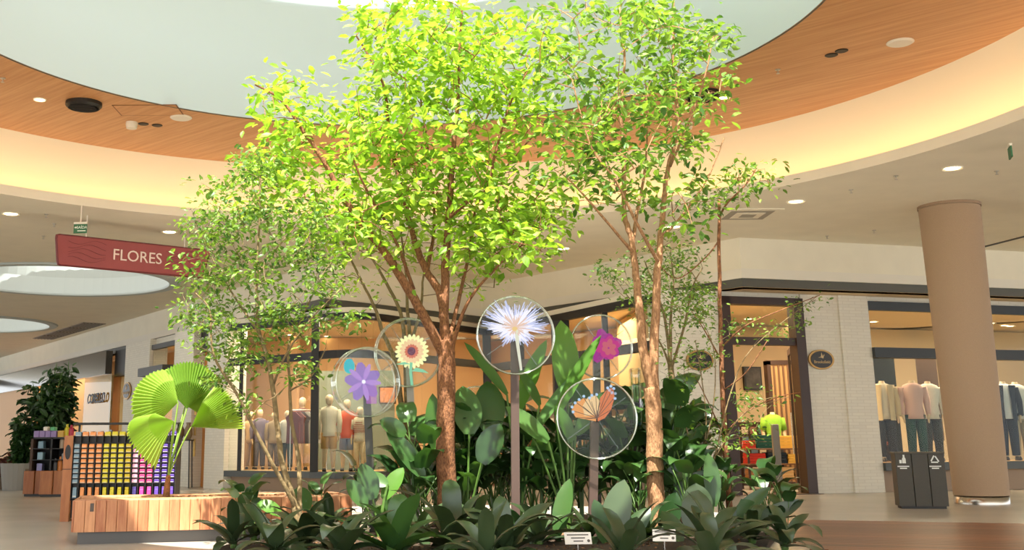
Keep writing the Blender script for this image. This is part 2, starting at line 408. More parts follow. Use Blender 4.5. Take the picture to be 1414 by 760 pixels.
# --- pillars and plain walls of the shopfront, white painted brick
def pillar(name, p, q, z1, d0, d1): return struct(slab(MB(), p, q, 0, z1, d0, d1).build(name, BRICKW))
pillar('wall_pier_1', LP(172), LP(206), 4.72, -.12, .5)
pillar('wall_pier_2', LP(241), LP(268), 4.72, -.12, .5)
pillar('wall_pier_3', LP(288), LP(315), 4.72, -.12, .5)
pillar('wall_pier_4', RP(915), RP(1004), 4.72, 0, .4)
pillar('wall_pier_5', RP(1121), RP(1175), 4.72, 0, .5)
pillar('wall_pier_6', RP(1173), RP(1214), 4.72, -.06, .5)
# fascia between the band and the frames
f_ = MB(); slab(f_, RP(1004), RP(1121), 4.56, 4.74, .05, .4); slab(f_, RP(1214), RP(1700), 4.62, 4.74, .05, .4)
slab(f_, LP(206), LP(241), 4.5, 4.74, .1, .4); struct(f_.build('trim_4', BRICKW))

# ------------------------------------------------------------------ shopfront joinery
def on_seg(px, p, q, d=0):
    t = (q - p); b = t.y / t.x if abs(t.x) > 1e-6 else 1e6; a = p.y - b * p.x
    s_ = on_line(px, a, b); t = t.normalized(); return s_ + Vector((-t.y, t.x, 0)) * d
AB = (Bx - Ax).normalized()
p0 = LP(316); c0 = Ax - TL * 2.2; c1 = Ax + AB * 1.7
front = [p0.lerp(c0, t / 3) for t in range(3)] + [((1 - t) ** 2) * c0 + 2 * t * (1 - t) * Ax + t * t * c1 for t in [k / 7 for k in range(8)]] + [c1.lerp(Bx, t / 3) for t in range(1, 4)]
front2 = [Bx.lerp(D0, t / 4) for t in range(5)]
F1 = [(v.x, v.y) for v in front]; F2 = [(v.x, v.y) for v in front2]
FR = [(v.x, v.y) for v in (RP(1214), RP(1320), RP(1500), RP(1700))]
def vitrine(name, path, mull, zs, frame, glassm, hb=.11):
    root = struct(thing(name, None, None, (path[0][0], path[0][1], 0)))
    z_sill0, z_sill1, z_h0, z_h1, z_t0, z_t1 = zs
    wallpoly(MB(), path, z_sill0, z_sill1, -.16, .25).build('sill', mat('dark grey sill', '#4b4f4e', .45), root, True)
    wallpoly(MB(), path, z_h0, z_h1, -hb, .1).build('header_bar', frame, root, True)
    wallpoly(MB(), path, z_t0, z_t1, -.06, .1).build('top_frame', frame, root, True)
    wallpoly(MB(), path, 0, z_sill0, .12, .3).build('plinth', mat('beige plinth', '#a98f76', .6), root, True)
    for i in range(len(path) - 1):
        wallpoly(MB(), path[i:i + 2], z_sill1, z_h0, .0, .015).build('pane', glassm, root, True)
        wallpoly(MB(), path[i:i + 2], z_h1, z_t0, .0, .015).build('pane', glassm, root, True)
    for p, wd in mull:
        MB().box(p.x - wd, p.x + wd, p.y - wd, p.y + wd, z_sill1, z_t0).build('mullion', frame, root, True)
    return root
mul = [(on_seg(434, front[5], front[7]), .1), (LP(331), .05), (front[-3].lerp(front[-2], .5), .06), (Bx, .12)]
v1 = vitrine('window_4', F1, mul, (.36, .52, 3.42, 3.62, 4.42, 4.6), BLACKM, GLASS)
v2 = vitrine('window_5', F2, [(front2[1], .07), (front2[2], .22), (front2[3], .07)], (.36, .5, 3.3, 3.52, 4.4, 4.6), BLACKM, GLASS)
v3 = vitrine('window_6', FR, [(RP(1500), .05)], (.5, .68, 3.2, 3.45, 4.38, 4.6), mat('slate frame', '#33373a', .5), GLASS, .16)
struct(wallpoly(wallpoly(MB(), F1, 4.6, 4.74, -.02, .3), F2, 4.6, 4.74, -.02, .3).build('trim_5', WHITE))
# floor of the vitrines
fl = mat('vitrine boards', '#c9a06c', .4)
for nm, path, z in (('window_display_floor', F1, .52), ('window_display_floor', F2[:2], .5), ('window_display_floor', FR, .68)):
    struct(wallpoly(MB(), path, z - .1, z, .25, 1.5).build(nm, fl))
# door of the right shop
dr = struct(thing('door_1', None, None, RP(1062)))
db = MB()
DA, DB_ = RP(1004), RP(1121); du = (DB_ - DA).normalized(); dl = (DB_ - DA).length
slab(MB(), DA, DA + du * .26, 0, 4.58, -.1, .2).build('jamb', DARKB, dr, True)
slab(MB(), DB_ - du * .26, DB_, 0, 4.58, -.1, .2).build('jamb', DARKB, dr, True)
slab(MB(), DA, DB_, 4.42, 4.6, -.1, .2).build('lintel', DARKB, dr, True)
slab(MB(), DA + du * .2, DB_ - du * .2, 3.46, 3.64, -.06, .16).build('transom_bar', DARKB, dr, True)
slab(MB(), DA + du * .2, DB_ - du * .2, 3.64, 4.43, .05, .065).build('pane', GLASS, dr, True)
slab(MB(), DA, DB_, 0, .015, -.3, .5).build('threshold', mat('bronze threshold', '#5b4630', .35), dr, True)
q = DB_ - du * .34
leaf = MB(); n2 = Vector((.24, .97, 0))
for a0, a1, z0, z1 in ((0, .09, .02, 3.44), (1.0, 1.09, .02, 3.44), (0, 1.09, .02, .2), (0, 1.09, 3.3, 3.44)):
    slab(leaf, q + n2 * (a0 + .2), q + n2 * (a1 + .2), z0, z1, -.03, .03)
d_ = leaf.build('door_leaf', DARKB, dr, True)
slab(MB(), q + n2 * .25, q + n2 * 1.25, .2, 3.3, -.006, .006).build('pane', GLASS, dr, True)
MB().tube([q + n2 * 1.15 + Vector((-.07, 0, .9)) - wloc(dr), q + n2 * 1.15 + Vector((-.07, 0, 1.9)) - wloc(dr)], .02).build('handle', STEEL, d_)
# left window between piers and orange door beside it
v4 = vitrine('window_7', [(v.x, v.y) for v in (LP(206), LP(223), LP(241))], [], (.3, .42, 3.45, 3.72, 4.36, 4.52), mat('dark header', '#3c3833', .5), GLASS, .5)
d2 = struct(thing('door_2', None, None, LP(278)))
slab(MB(), LP(268), LP(289), 0, 4.0, .25, .32).build('door_leaf', mat('orange wood', '#c98743', .5, var=.15, scale=6, stretch=(3, 3, .4)), d2, True)
slab(MB(), LP(268), LP(289), 4.0, 4.72, .1, .3).build('header_panel', BLACKM, d2, True)
for k in range(4):
    MB().box(LP(271).x - .03, LP(271).x + .03, LP(271).y - .3, LP(271).y - .24, .9 + k * .6, 1.4 + k * .6).build('panel_rail', mat('brass', '#a58449', .35, metal=.8), d2, True)
sg = inst('fascia_lettering', textmesh('BROOKSFIELD', .3, mat('sign white', '#d9d4c8', .6)), d2)
a_ = math.atan2(TL.y, TL.x)
sg.rotation_euler = (R(90), 0, a_); sg.location = LP(284, -.02) + Vector((0, 0, 4.3)) - LP(278)
# far-left shop: sloped dark sign band, glass, inner posts
cor = struct(thing('window_8', None, None, LP(100)))
slab(MB(), LP(-40), LP(140), 3.85, 4.72, .0, .25).build('sign_band', mat('glossy dark band', '#54504a', .12), cor, True)
slab(MB(), LP(140), LP(172), 3.75, 4.72, .35, .6).build('black_band', BLACKM, cor, True)
slab(MB(), LP(-40), LP(40), 0, 3.85, .1, .2).build('wall_panel', mat('peach panel', '#f2c9a0', .7), cor, True)
slab(MB(), LP(109), LP(146), 0, 3.85, .1, .115).build('pane', glassmat('tinted glass', '#d8c88e', .03, .3), cor, True)
slab(MB(), LP(146), LP(172), 0, 3.78, .4, .415).build('pane', GLASS, cor, True)
for px in (132, 156): slab(MB(), LP(px - 2), LP(px + 2), 0, 3.85, .5, .8).build('post', mat('tan post', '#9c6d3e', .5), cor, True)
t_ = inst('lettering', textmesh('CORELLO', .5, mat('sign black', '#1a1512', .5), .01, .25, .012), cor)
t_.rotation_euler = (R(90), 0, a_ + .0); t_.location = LP(128, .02) + Vector((0, 0, 2.98)) - LP(100)
# warm light inside the shops
def area(name, loc, sx, sy, pw, c=(1, .8, .56), rot=(0, 0, 0)):
    L = bpy.data.lights.new(name, 'AREA'); L.shape = 'RECTANGLE'; L.size = sx; L.size_y = sy; L.energy = pw; L.color = c
    o = bpy.data.objects.new(name, L); col.objects.link(o); o.location = loc; o.rotation_euler = rot; return o
area('shop_lamp', (-16.5, 53.5, 4.5), 9, 4, 520, (1, .79, .54), (0, 0, R(-57)))
area('shop_lamp', (-8.6, 42, 3.7), 2, 1.5, 180, (1, .78, .5))
area('shop_lamp', (-4.3, 32.9, 4.5), 3.2, 1.4, 330, (1, .8, .58), (0, 0, R(-57)))
area('shop_lamp', (-2.0, 30.2, 4.5), 1.6, 1.2, 210, (1, .84, .6), (0, 0, 0))
area('shop_lamp', (-.2, 34, 4.55), 3.2, 2.2, 230, (1, .8, .58), (0, 0, R(46)))
area('shop_lamp', (4.9, 32.4, 4.55), 4, 2, 300, (1, .79, .52), (0, 0, R(-54)))
area('shop_lamp', (9.0, 29.6, 4.55), 3, 2.4, 380, (1, .79, .52), (0, 0, R(17)))
area('shop_lamp', (15.5, 30.9, 4.55), 6, 2.4, 620, (1, .8, .56), (0, 0, R(17)))
# little recessed lamps in shop ceilings
lampme = MB().lathe([(.001, -.012), (.09, -.012), (.1, 0)], 14).mesh('lamp_disc', WARML)
ringme = MB().lathe([(.1, 0), (.13, -.02), (.14, 0)], 14, cap=False).mesh('lamp_ring', WHITE)
def downlight(loc, label, group, s=1.0):
    o = thing('downlight', label, 'downlight', loc, 0, group)
    for nm, me_ in (('lamp_disc', lampme), ('trim_ring', ringme)):
        c = inst(nm, me_, o); c.scale = (s, s, 1)
    return o
for (px, py) in ((452, 464), (467, 473), (511, 467), (548, 476), (430, 470), (400, 462), (645, 478), (1033, 440), (1092, 449), (1206, 444), (1387, 449), (1395, 450), (1368, 446), (1340, 449), (870, 452), (795, 478)):
    g_ = gnd(px, py, SHOPH + .05)
    downlight((g_.x, g_.y, SHOPH + .045), 'small warm downlight in a lit shop ceiling behind glass', 'downlights inside the shops', 1.1)
# ------------------------------------------------------------------ ceiling fittings of the mall
for (px, py), lb in zip(((15, 295), (234, 320), (778, 343), (1099, 278), (1315, 232), (930, 313)), ('beside the corridor, short of the green exit sign', 'behind the tip of the red hanging sign', 'between the two large tree crowns', 'beside the square air diffuser', 'in front of the round beige column', 'behind the forked tree')):
    g_ = gnd(px, py, H1); downlight((g_.x, g_.y, H1 - .002), 'round warm ceiling downlight ' + lb, 'downlights in the white ceiling', 1.35)
for (px, py), lb in zip(((55, 137), (1000, 134)), ('small lit downlight in the wood soffit beside black fixture, left of skylight', 'small lit downlight in the wood soffit beside black fixture behind the tree')):
    g_ = gnd(px, py, H2); downlight((g_.x, g_.y, H2 - .002), lb, None, .8)
BLK = mat('fixture black', '#15120f', .5)
for (px, py), lb in zip(((116, 142), (970, 129)), ('large round black recessed fixture in wood soffit, clear of foliage', 'large round black recessed fixture in wood soffit, behind tree leaves')):
    g_ = gnd(px, py, H2); o = thing('recessed_spotlight', lb, 'ceiling light', (g_.x, g_.y, H2))
    MB().lathe([(.31, .0), (.31, -.06), (.27, -.1), (.24, -.06)], 28, cap=False).build('housing', BLK, o)
    MB().lathe([(.001, -.05), (.25, -.05)], 28, cap=False).build('louvre_plate', mat('fixture grey', '#2a2724', .4), o)
    for k in range(-2, 3): MB().box(-.2, .2, k * .08 - .006, k * .08 + .006, -.1, -.05).build('louvre', BLK, o)
def disc(name, label, cat, px, py, z, r, h, m_, group=None):
    g_ = gnd(px, py, z); o = MB().lathe([(r * .98, .001), (r, -h * .4), (r * .85, -h), (.001, -h)], 24, cap=False).build(name, m_, smooth=False); o.location = (g_.x, g_.y, z); tag(o, label, cat, group)
    return o
disc('ceiling_speaker', 'round white speaker grille flush in wood soffit, left of the trees', 'speaker', 250, 162, H2, .2, .03, mat('speaker white', '#e9e0d2', .7))
disc('ceiling_speaker', 'round white speaker grille flush in wood soffit, over the beige column side', 'speaker', 1243, 58, H2, .2, .03, mat('speaker white', '#e9e0d2', .7))
disc('smoke_detector', 'white smoke detector on wood soffit beside two dark holes', 'detector', 182, 169, H2, .11, .12, mat('speaker white', '#e9e0d2', .7))
disc('smoke_detector', 'white smoke detector on wood soffit behind tree twigs', 'detector', 948, 170, H2, .11, .12, mat('speaker white', '#e9e0d2', .7))
for (px, py), lb in (((198, 171), 'left of two small dark holes in wood soffit near the detector'), ((217, 173), 'left of two small dark holes in wood soffit near the detector')):
    disc('recessed_hole_light', 'small dark round fitting, one of a pair beside smoke detector', 'ceiling light', px, py, H2, .1, .015, BLK, 'paired dark fittings near the detector')
for px, py in ((1148, 76), (1162, 70)):
    disc('recessed_hole_light', 'small dark round fitting, one of a pair in bare wood soffit', 'ceiling light', px, py, H2, .1, .015, BLK, 'paired dark fittings in open soffit')
sprk = MB().lathe([(.045, 0), (.045, -.01), (.012, -.014), (.012, -.06), (.03, -.065), (.03, -.07), (.001, -.07)], 10, cap=False).mesh('sprinkler', mat('chrome', '#c9c4bb', .3, metal=.9))
for px, py, z in ((4, 108, H2), (1074, 96, H2), (64, 296, H1), (75, 309, H1), (60, 326, H1), (1175, 262, H1), (1376, 236, H1), (1207, 318, H1), (1142, 326, H1), (775, 352, H1), (1237, 243, H1)):
    g_ = gnd(px, py, z); tag(inst('sprinkler', sprk, loc=(g_.x, g_.y, z)), 'tiny chrome sprinkler head hanging from the ceiling', 'sprinkler', 'ceiling sprinklers')
# access panel in the soffit
g_ = gnd(205, 152, H2); o = thing('access_panel', 'flush wooden access panel outlined in the soffit near white speaker', 'panel', (g_.x, g_.y, H2))
MB().box(-.55, .55, -.3, .3, -.008, .004).build('panel_leaf', WOODC, o)
for b_ in ((-.57, -.55, -.32, .32), (.55, .57, -.32, .32), (-.57, .57, -.32, -.3), (-.57, .57, .3, .32)): MB().box(*b_, -.006, .004).build('panel_frame', mat('panel joint', '#7a4f2e', .6), o)
# air grille of the left corridor, four panels
ga, gb = gnd(62, 468, H1), gnd(135, 446, H1); gd = (gb - ga); gl = gd.length; gd = gd.normalized(); gn = Vector((-gd.y, gd.x, 0))
gr = thing('air_grille', 'long grey air grille of four panels in the corridor ceiling', 'air grille', (ga.x, ga.y, H1))
for k in range(4):
    fr = slab(MB(), gd * (gl * k / 4 + .08), gd * (gl * (k + 1) / 4 - .08), -.03, -.001, -.55, .35).build('grille_panel', mat('grille grey', '#8e8577', .6), gr)
    for s_ in range(6): slab(MB(), gd * (gl * k / 4 + .14), gd * (gl * (k + 1) / 4 - .14), -.045, -.03, -.5 + s_ * .14, -.44 + s_ * .14).build('slat', mat('grille dark', '#5d564b', .6), fr)
# square diffuser and slot on the right
g_ = gnd(1032, 296, H1); o = thing('air_diffuser', 'square white air diffuser in the ceiling right of the trees', 'air diffuser', (g_.x, g_.y, H1))
for k in range(4): MB().box(-.6 + k * .15, .6 - k * .15, -.6 + k * .15, .6 - k * .15, -.02 - k * .008, -.001).build('diffuser_ring', WHITE if k % 2 == 0 else mat('diffuser gap', '#a59d8e', .8), o)
a0, a1 = gnd(1350, 343, H1), gnd(1440, 320, H1)
o = thing('linear_slot', 'thin dark slot diffuser in the ceiling behind the round column', 'air slot', (a0.x, a0.y, H1))
slab(MB(), a0, a1, H1 - .012, H1 + .004, -.06, .06).build('slot_frame', GREYBAND, o, True)
slab(MB(), a0, a1, H1 - .016, H1 - .01, -.03, .03).build('slot_gap', BLACKM, o, True)
# exit signs
def exit_sign(px, py, Y, wpx, hpx, label, rz):
    c = pix(px, py, Y); s_ = Y / CF; W, Hh = wpx * s_, hpx * s_
    o = thing('exit_sign', label, 'exit sign', c, rz)
    MB().box(-W / 2, W / 2, -.02, .02, Hh * .5, Hh * .72).build('bracket', mat('speaker white', '#e9e0d2', .7), o)
    MB().box(-.01, .01, -.01, .01, Hh * .7, H1 - c.z).build('rod', mat('speaker white', '#e9e0d2', .7), o)
    pt_ = MB().box(-W / 2, W / 2, -.012, .012, -Hh / 2, Hh / 2).build('plate', mat('exit green', '#2f6b45', .5), o)
    t1 = inst('lettering', textmesh('SAÍDA', Hh * .42, mat('sign pale', '#e9efe2', .6), .003), pt_); t1.rotation_euler = (R(90), 0, 0); t1.location = (W * .12, -.015, Hh * .12)
    MB().box(-W * .2, W * .42, -.016, -.012, -Hh * .3, -Hh * .2).build('printed_line', mat('sign pale', '#e9efe2', .6), pt_)
    MB().add([(-W * .44, -.016, Hh * .12), (-W * .34, -.016, Hh * .26), (-W * .34, -.016, Hh * .17), (-W * .24, -.016, Hh * .17), (-W * .24, -.016, Hh * .07), (-W * .34, -.016, Hh * .07), (-W * .34, -.016, -Hh * .02)], [(0, 6, 5, 4, 3, 2, 1)]).build('arrow', mat('sign pale', '#e9efe2', .6), pt_)
exit_sign(111, 316, 21.9, 19, 13, 'small green exit sign hanging above the red banner sign', R(-4))
exit_sign(1395, 211, 17.6, 22, 16, 'exit sign seen edge-on hanging near the right ceiling cove', R(72))
# FLORES sign
sl, s2 = pix(78, 325, 22.5), pix(290, 347, 24.6)
ztop = (sl.z + s2.z) / 2
fo = thing('hanging_sign', 'dark red trapezoid hanging sign with white lettering', 'sign', (sl.x, sl.y, ztop))
sv = Vector((s2.x - sl.x, s2.y - sl.y, 0)); L_ = sv.length; ang = math.atan2(sv.y, sv.x); fo.rotation_euler = (0, 0, ang)
hs = .60
def rtrap(ins=0):
    P = [(0, 0), (L_, 0), (L_ - .2, -hs), (.07, -hs)]; out = []
    for i, p in enumerate(P):
        a, b = Vector(P[i - 1]), Vector(P[(i + 1) % 4]); p = Vector(p)
        e0 = p + (a - p).normalized() * .06; e1 = p + (b - p).normalized() * .06
        out += [e0, p * .7 + (e0 + e1) * .15, e1]
    return out
rt = rtrap()
MB().loft([[(p.x, -.03, p.y) for p in rt], [(p.x, .03, p.y) for p in rt]]).build('panel', mat('banner red', '#9c4a4a', .55, var=.05, scale=3), fo)
fp_ = fo.children[-1] if False else [c for c in bpy.data.objects if c.parent == fo][0]
fe = MB()
fe.tube([(p.x, 0, p.y) for p in rt + rt[:1]], .034, 6); fe.build('edge', mat('banner edge', '#6e2327', .5), fo)
t1 = inst('lettering', textmesh('FLORES', .335, mat('banner letters', '#f0d9cf', .6), .008), fp_); t1.rotation_euler = (R(90), 0, 0); t1.location = (L_ * .5 + .02, -.045, -hs * .5)
for k in (.18, .82): MB().tube([(L_ * k, 0, 0), (L_ * k, 0, H1 - ztop)], .012, 6).build('suspension_rod', mat('speaker white', '#e9e0d2', .7), fo)
for side in (0, 1):
    ln = MB()
    for k in range(5):
        x0 = .25 + side * (L_ * .62); ln.tube([(x0 + t * .1, -.034, -.1 - k * .09 - .05 * math.sin(t * .8 + k)) for t in range(9)], .004, 4)
    ln.build('ornament', mat('banner edge', '#6e2327', .5), fp_)
# ------------------------------------------------------------------ column and bin
cb_, ct_ = pix(1356, 691, 22.5), pix(1300, 285, 22.5)
co = thing('column', 'round beige column widening slightly toward the ceiling', 'column', (cb_.x, 22.5, 0))
MB().lathe([(.50, .16), (.52, 1.5), (.55, 3.5), (.585, H1 - .06)], 48, cap=False).build('shaft', BEIGEC, co, smooth=True)
MB().lathe([(.49, 0), (.49, .165), (.4, .165)], 48, cap=False).build('steel_base', STEEL, co, smooth=True)
MB().lathe([(.6, H1 - .06), (.6, H1 + .0)], 48, cap=False).build('collar', mat('collar beige', '#9d8268', .7), co, smooth=True)
bl, br = gnd(1252, 703), gnd(1318, 704)
bo = thing('recycling_bin', 'dark olive two-bay recycling bin with white pictograms beside column', 'bin', ((bl.x + br.x) / 2, bl.y + .18, 0), R(-14))
BINM = mat('bin olive', '#3d382c', .5, var=.06, scale=20)
bw, bd, bh = .42, .26, 1.0
MB().box(-bw + .04, bw - .04, -bd + .04, bd - .04, 0, .05).build('base', BLACKM, bo)
for k in range(3):
    x0 = -bw + k * 2 * bw / 3
    MB().cbox(x0 + .004, x0 + 2 * bw / 3 - .004, -bd, bd, .045, bh - .03, .006).build('panel', BINM, bo)
MB().cbox(-bw - .01, bw + .01, -bd - .01, bd + .01, bh - .03, bh, .008).build('lid', mat('bin lid', '#46402f', .45), bo)
WHT = mat('pictogram white', '#dfe2dc', .6)
bt = MB(); z0 = .86; xb = -bw + .13
bt.loft([[(xb + x, -bd - .002, z0 + z) for x, z in ((-.01, -.06), (.05, -.06), (.05, .02), (.035, .05), (.035, .09), (.005, .09), (.005, .05), (-.01, .02))], [(xb + x, -bd - .006, z0 + z) for x, z in ((-.01, -.06), (.05, -.06), (.05, .02), (.035, .05), (.035, .09), (.005, .09), (.005, .05), (-.01, .02))]])
bt.box(xb - .06, xb - .02, -bd - .006, -bd - .002, z0 - .06, z0 + .0); bt.build('pictogram', WHT, bo)
tr = MB(); xt = bw - .17
for k in range(3):
    a = math.pi / 2 + k * 2 * math.pi / 3; b = a + 2 * math.pi / 3
    pa = Vector((xt + .085 * math.cos(a), -bd - .004, z0 + .085 * math.sin(a))); pb = Vector((xt + .085 * math.cos(b), -bd - .004, z0 + .085 * math.sin(b)))
    tr.tube([pa.lerp(pb, .08), pa.lerp(pb, .85)], .016, 4)
tr.build('pictogram', WHT, bo)
for x_ in (xb, xt):   # captions too small to read
    for k, wl in enumerate((.1, .06)): MB().box(x_ - wl, x_ + wl, -bd - .005, -bd - .001, z0 - .125 - k * .035, z0 - .105 - k * .035).build('caption_line', WHT, bo)
# ------------------------------------------------------------------ brand ovals on the white piers
def oval(c, rz, W, Hh, label):
    o = thing('oval_sign', label, 'sign', c, rz)
    def el(k, y0, y1): return [[(W * k * math.cos(t * math.pi / 18), y, Hh * k * math.sin(t * math.pi / 18)) for t in range(36)] for y in (y0, y1)]
    MB().loft(el(1, 0, -.04)).build('rim', mat('brass rim', '#b08a52', .4, metal=.5), o)
    pt_ = MB().loft(el(.84, -.02, -.05)).build('plate', mat('oval dark', '#241d16', .4), o)
    t1 = inst('lettering', textmesh('Brooksfield', Hh * .42, mat('brass letters', '#d8b98c', .5), .006), pt_); t1.rotation_euler = (R(90), 0, 0); t1.location = (0, -.055, -Hh * .25)
    bd_ = MB(); k = Hh
    for P in ([(-.42, .1), (-.1, .12), (.12, .02), (.25, .12), (.1, .22), (-.08, .22), (-.16, .18)], [(-.1, .15), (.0, .62), (.1, .3), (.1, .14)], [(.05, .14), (.32, .48), (.3, .28), (.16, .14)]):
        bd_.loft([[(x * k, -.052, z * k + .02) for x, z in P], [(x * k, -.06, z * k + .02) for x, z in P]])
    bd_.build('bird_emblem', mat('brass letters', '#d8b98c', .5), pt_)
pz = pix(1142, 497, RP(1143).y)
oval(RP(1142, -.02) + Vector((0, 0, pz.z)), math.atan2(TR.y, TR.x), .36, .24, 'dark oval brass-rimmed sign with bird on pier right of the door')
pz = pix(972, 498, RP(972).y)
oval(RP(972, -.02) + Vector((0, 0, pz.z)), math.atan2(TR.y, TR.x), .36, .24, 'dark oval brass-rimmed sign on pier half hidden by shrub twigs')
for px, py, lb in ((178, 540, 'dark oval sign on the pier beside the peach-lit shop'), (299, 531, 'dark oval sign on the pier beside the clothes window')):
    p = LP(px, -.14); p.z = pix(px, py, p.y).z
    oval(p, math.atan2(TL.y, TL.x), .42, .3, lb)

# ------------------------------------------------------------------ planting bed and deck
bedp = smoothpath([(-2.35, 13.2, 0), (-2.1, 14.2, 0), (-1.1, 14.9, 0), (-.1, 16.6, 0), (1.3, 18.6, 0), (3.6, 18.8, 0), (5.0, 16.8, 0), (4.1, 13.8, 0), (3.2, 11.9, 0), (1.2, 11.2, 0), (-1.4, 11.9, 0), (-2.35, 13.2, 0)], 6)[:-1]
bed = MB()
bc = Vector((1.2, 13.6, 0))
bed.loft([[(p.x, p.y, 0) for p in bedp], [(p.x, p.y, .07) for p in bedp], [(bc.x + (p.x - bc.x) * .9, bc.y + (p.y - bc.y) * .9, .1) for p in bedp]])
tag(bed.build('planting_bed', SOIL), 'dark soil bed planted with trees and broad-leaved plants', 'planting bed')
deck = struct(thing('floor_deck', None, None, (6.06, 18.0, 0)))
dd = Vector((2.68, -1.07, 0)).normalized(); dn = Vector((dd.y, -dd.x, 0))
for k in range(46):
    base = dn * (k * .145)
    s0 = -1.2
    while s0 < 9: 
        p = Vector((6.06, 18.0, 0)) + base + dd * s0
        if (p - Vector((1.3, 13.6, 0))).length > 3.1: break
        s0 += .2
    L_ = 12 - s0
    o = MB().cbox(0, L_, -.07, .07, .0, .012, .003).build('plank', DECKM, deck); o.location = base + dd * s0; o.rotation_euler = (0, 0, math.atan2(dd.y, dd.x))

# ------------------------------------------------------------------ leaves
def leafblade(L, W, droop=.3, fold=.15, wave=0, n=8, shape='ovate', pet=0, petr=.008, petb=0.0):
    """one leaf along +X from the origin, normal +Z; optional stalk first"""
    mb = MB()
    def prof(t):
        if shape == 'strap': return min(1, .55 + 2.2 * t) * (1 - max(0, (t - .62) / .38) ** 2.2)
        if shape == 'paddle': return math.sin(math.pi * min(1, t * .94 + .06)) ** .62
        if shape == 'heart': return (math.sin(math.pi * (t * .86 + .14) ** .8)) ** .8 if t < 1 else 0
        return math.sin(math.pi * (t * .97 + .03) ** .85) ** .85
    x0 = 0; z0 = 0; a0 = petb
    pts = []; a = a0; p = Vector((0, 0, 0))
    if pet:
        pp = [Vector((0, 0, 0))]
        for k in range(4):
            pp.append(pp[-1] + Vector((math.cos(a), 0, math.sin(a))) * pet / 4); a -= .06
        mb.tube(pp, [petr, petr, petr * .9, petr * .8, petr * .7], 5, 1); p = pp[-1]
    st = L / n
    row = []
    for i in range(n + 1):
        t = i / n; wd = W * .5 * max(.02, prof(t)) if i < n else W * .01
        nx = Vector((-math.sin(a), 0, math.cos(a)))
        up = nx * (fold * wd + wave * W * math.sin(i * 2.1))
        row.append((p + Vector((0, wd, 0)) + up, p.copy(), p + Vector((0, -wd, 0)) + nx * (fold * wd - wave * W * math.sin(i * 2.1 + .7))))
        p = p + Vector((math.cos(a), 0, math.sin(a))) * st; a -= droop / n * (1 + t)
    b = len(mb.v)
    for r in row: mb.v += list(r)
    for i in range(n):
        for j in range(2):
            mb.f.append((b + i * 3 + j, b + i * 3 + j + 1, b + (i + 1) * 3 + j + 1, b + (i + 1) * 3 + j)); mb.mi.append(0)
    return mb
LG_D = leafmat('dark glossy leaf', '#1f3a1c', '#3c5c2c', .16, .28)
LG_O = leafmat('olive strap leaf', '#2a3a22', '#46573a', .12, .3)
LG_M = leafmat('mid green leaf', '#2f5228', '#557a40', .26, .28)
LG_B = leafmat('banana leaf', '#3c6424', '#5d8a34', .38, .35)
LG_T1 = leafmat('bright tree leaf', '#6a962a', '#b2d052', .5, .5)
LG_T2 = leafmat('green tree leaf', '#46702c', '#8fae48', .45, .5)
LG_T3 = leafmat('small tree leaf', '#3f662a', '#86a544', .42, .45)
STALK = mat('green stalk', '#4c6b2c', .5)
OLD = leafmat('brown dry leaf', '#5a3c22', '#8a6134', .25, .5)
rnd = random.Random(5)
strap = [leafblade(1, .235, d, .26, 0, 8, 'strap').mesh('strap_leaf', [LG_O, STALK], smooth=True) for d in (.5, .9, 1.5)]
strapg = [leafblade(1, .28, d, .25, 0, 8, 'strap').mesh('strap_leaf_green', [LG_M, STALK], smooth=True) for d in (.4, .8, 1.3)]
philo = [leafblade(.5, .3, d, .18, .025, 8, 'heart', .55, .012, R(62)).mesh('broad_leaf', [m_, STALK], smooth=True) for d, m_ in ((.9, LG_D), (1.4, LG_D), (.7, LG_M), (1.2, LG_M))]
philod = [leafblade(.5, .3, d, .18, .025, 8, 'heart', .55, .012, R(62)).mesh('broad_leaf_dark', [LG_D, STALK], smooth=True) for d in (.9, 1.4, 1.8)]
paddle = [leafblade(.62, .23, d, .3, .02, 9, 'paddle', .8, .013, R(75)).mesh('paddle_leaf', [m_, STALK], smooth=True) for d, m_ in ((.4, LG_M), (.7, LG_D), (.5, LG_B))]
def leafM(loc, yaw, pitch, roll, s):
    return Matrix.Translation(loc) @ Matrix.Rotation(yaw, 4, 'Z') @ Matrix.Rotation(-pitch, 4, 'Y') @ Matrix.Rotation(roll, 4, 'X') @ Matrix.Scale(s, 4)
def rosette(px, py, S, n, kind, label, group):
    g = gnd(px, py); o = thing('rosette_plant', label, 'plant', (g.x, g.y, .08), 0, group)
    ms = strap if kind == 0 else strapg
    y0 = rnd.uniform(0, 6)
    MB().lathe([(.05 * S, -.02), (.07 * S, .05 * S), (.03 * S, .14 * S), (.001, .16 * S)], 8, cap=False).build('crown_base', STALK, o)
    for k in range(n):
        t = k / (n - 1); inst('leaf', rnd.choice(ms), o, leafM(Vector((0, 0, .03 + .05 * t)), y0 + k * 2.4, R(18 + 58 * t + rnd.uniform(-8, 8)), R(rnd.uniform(-14, 14)), S * rnd.uniform(.85, 1.2) * (1 - .1 * t)))
    return o
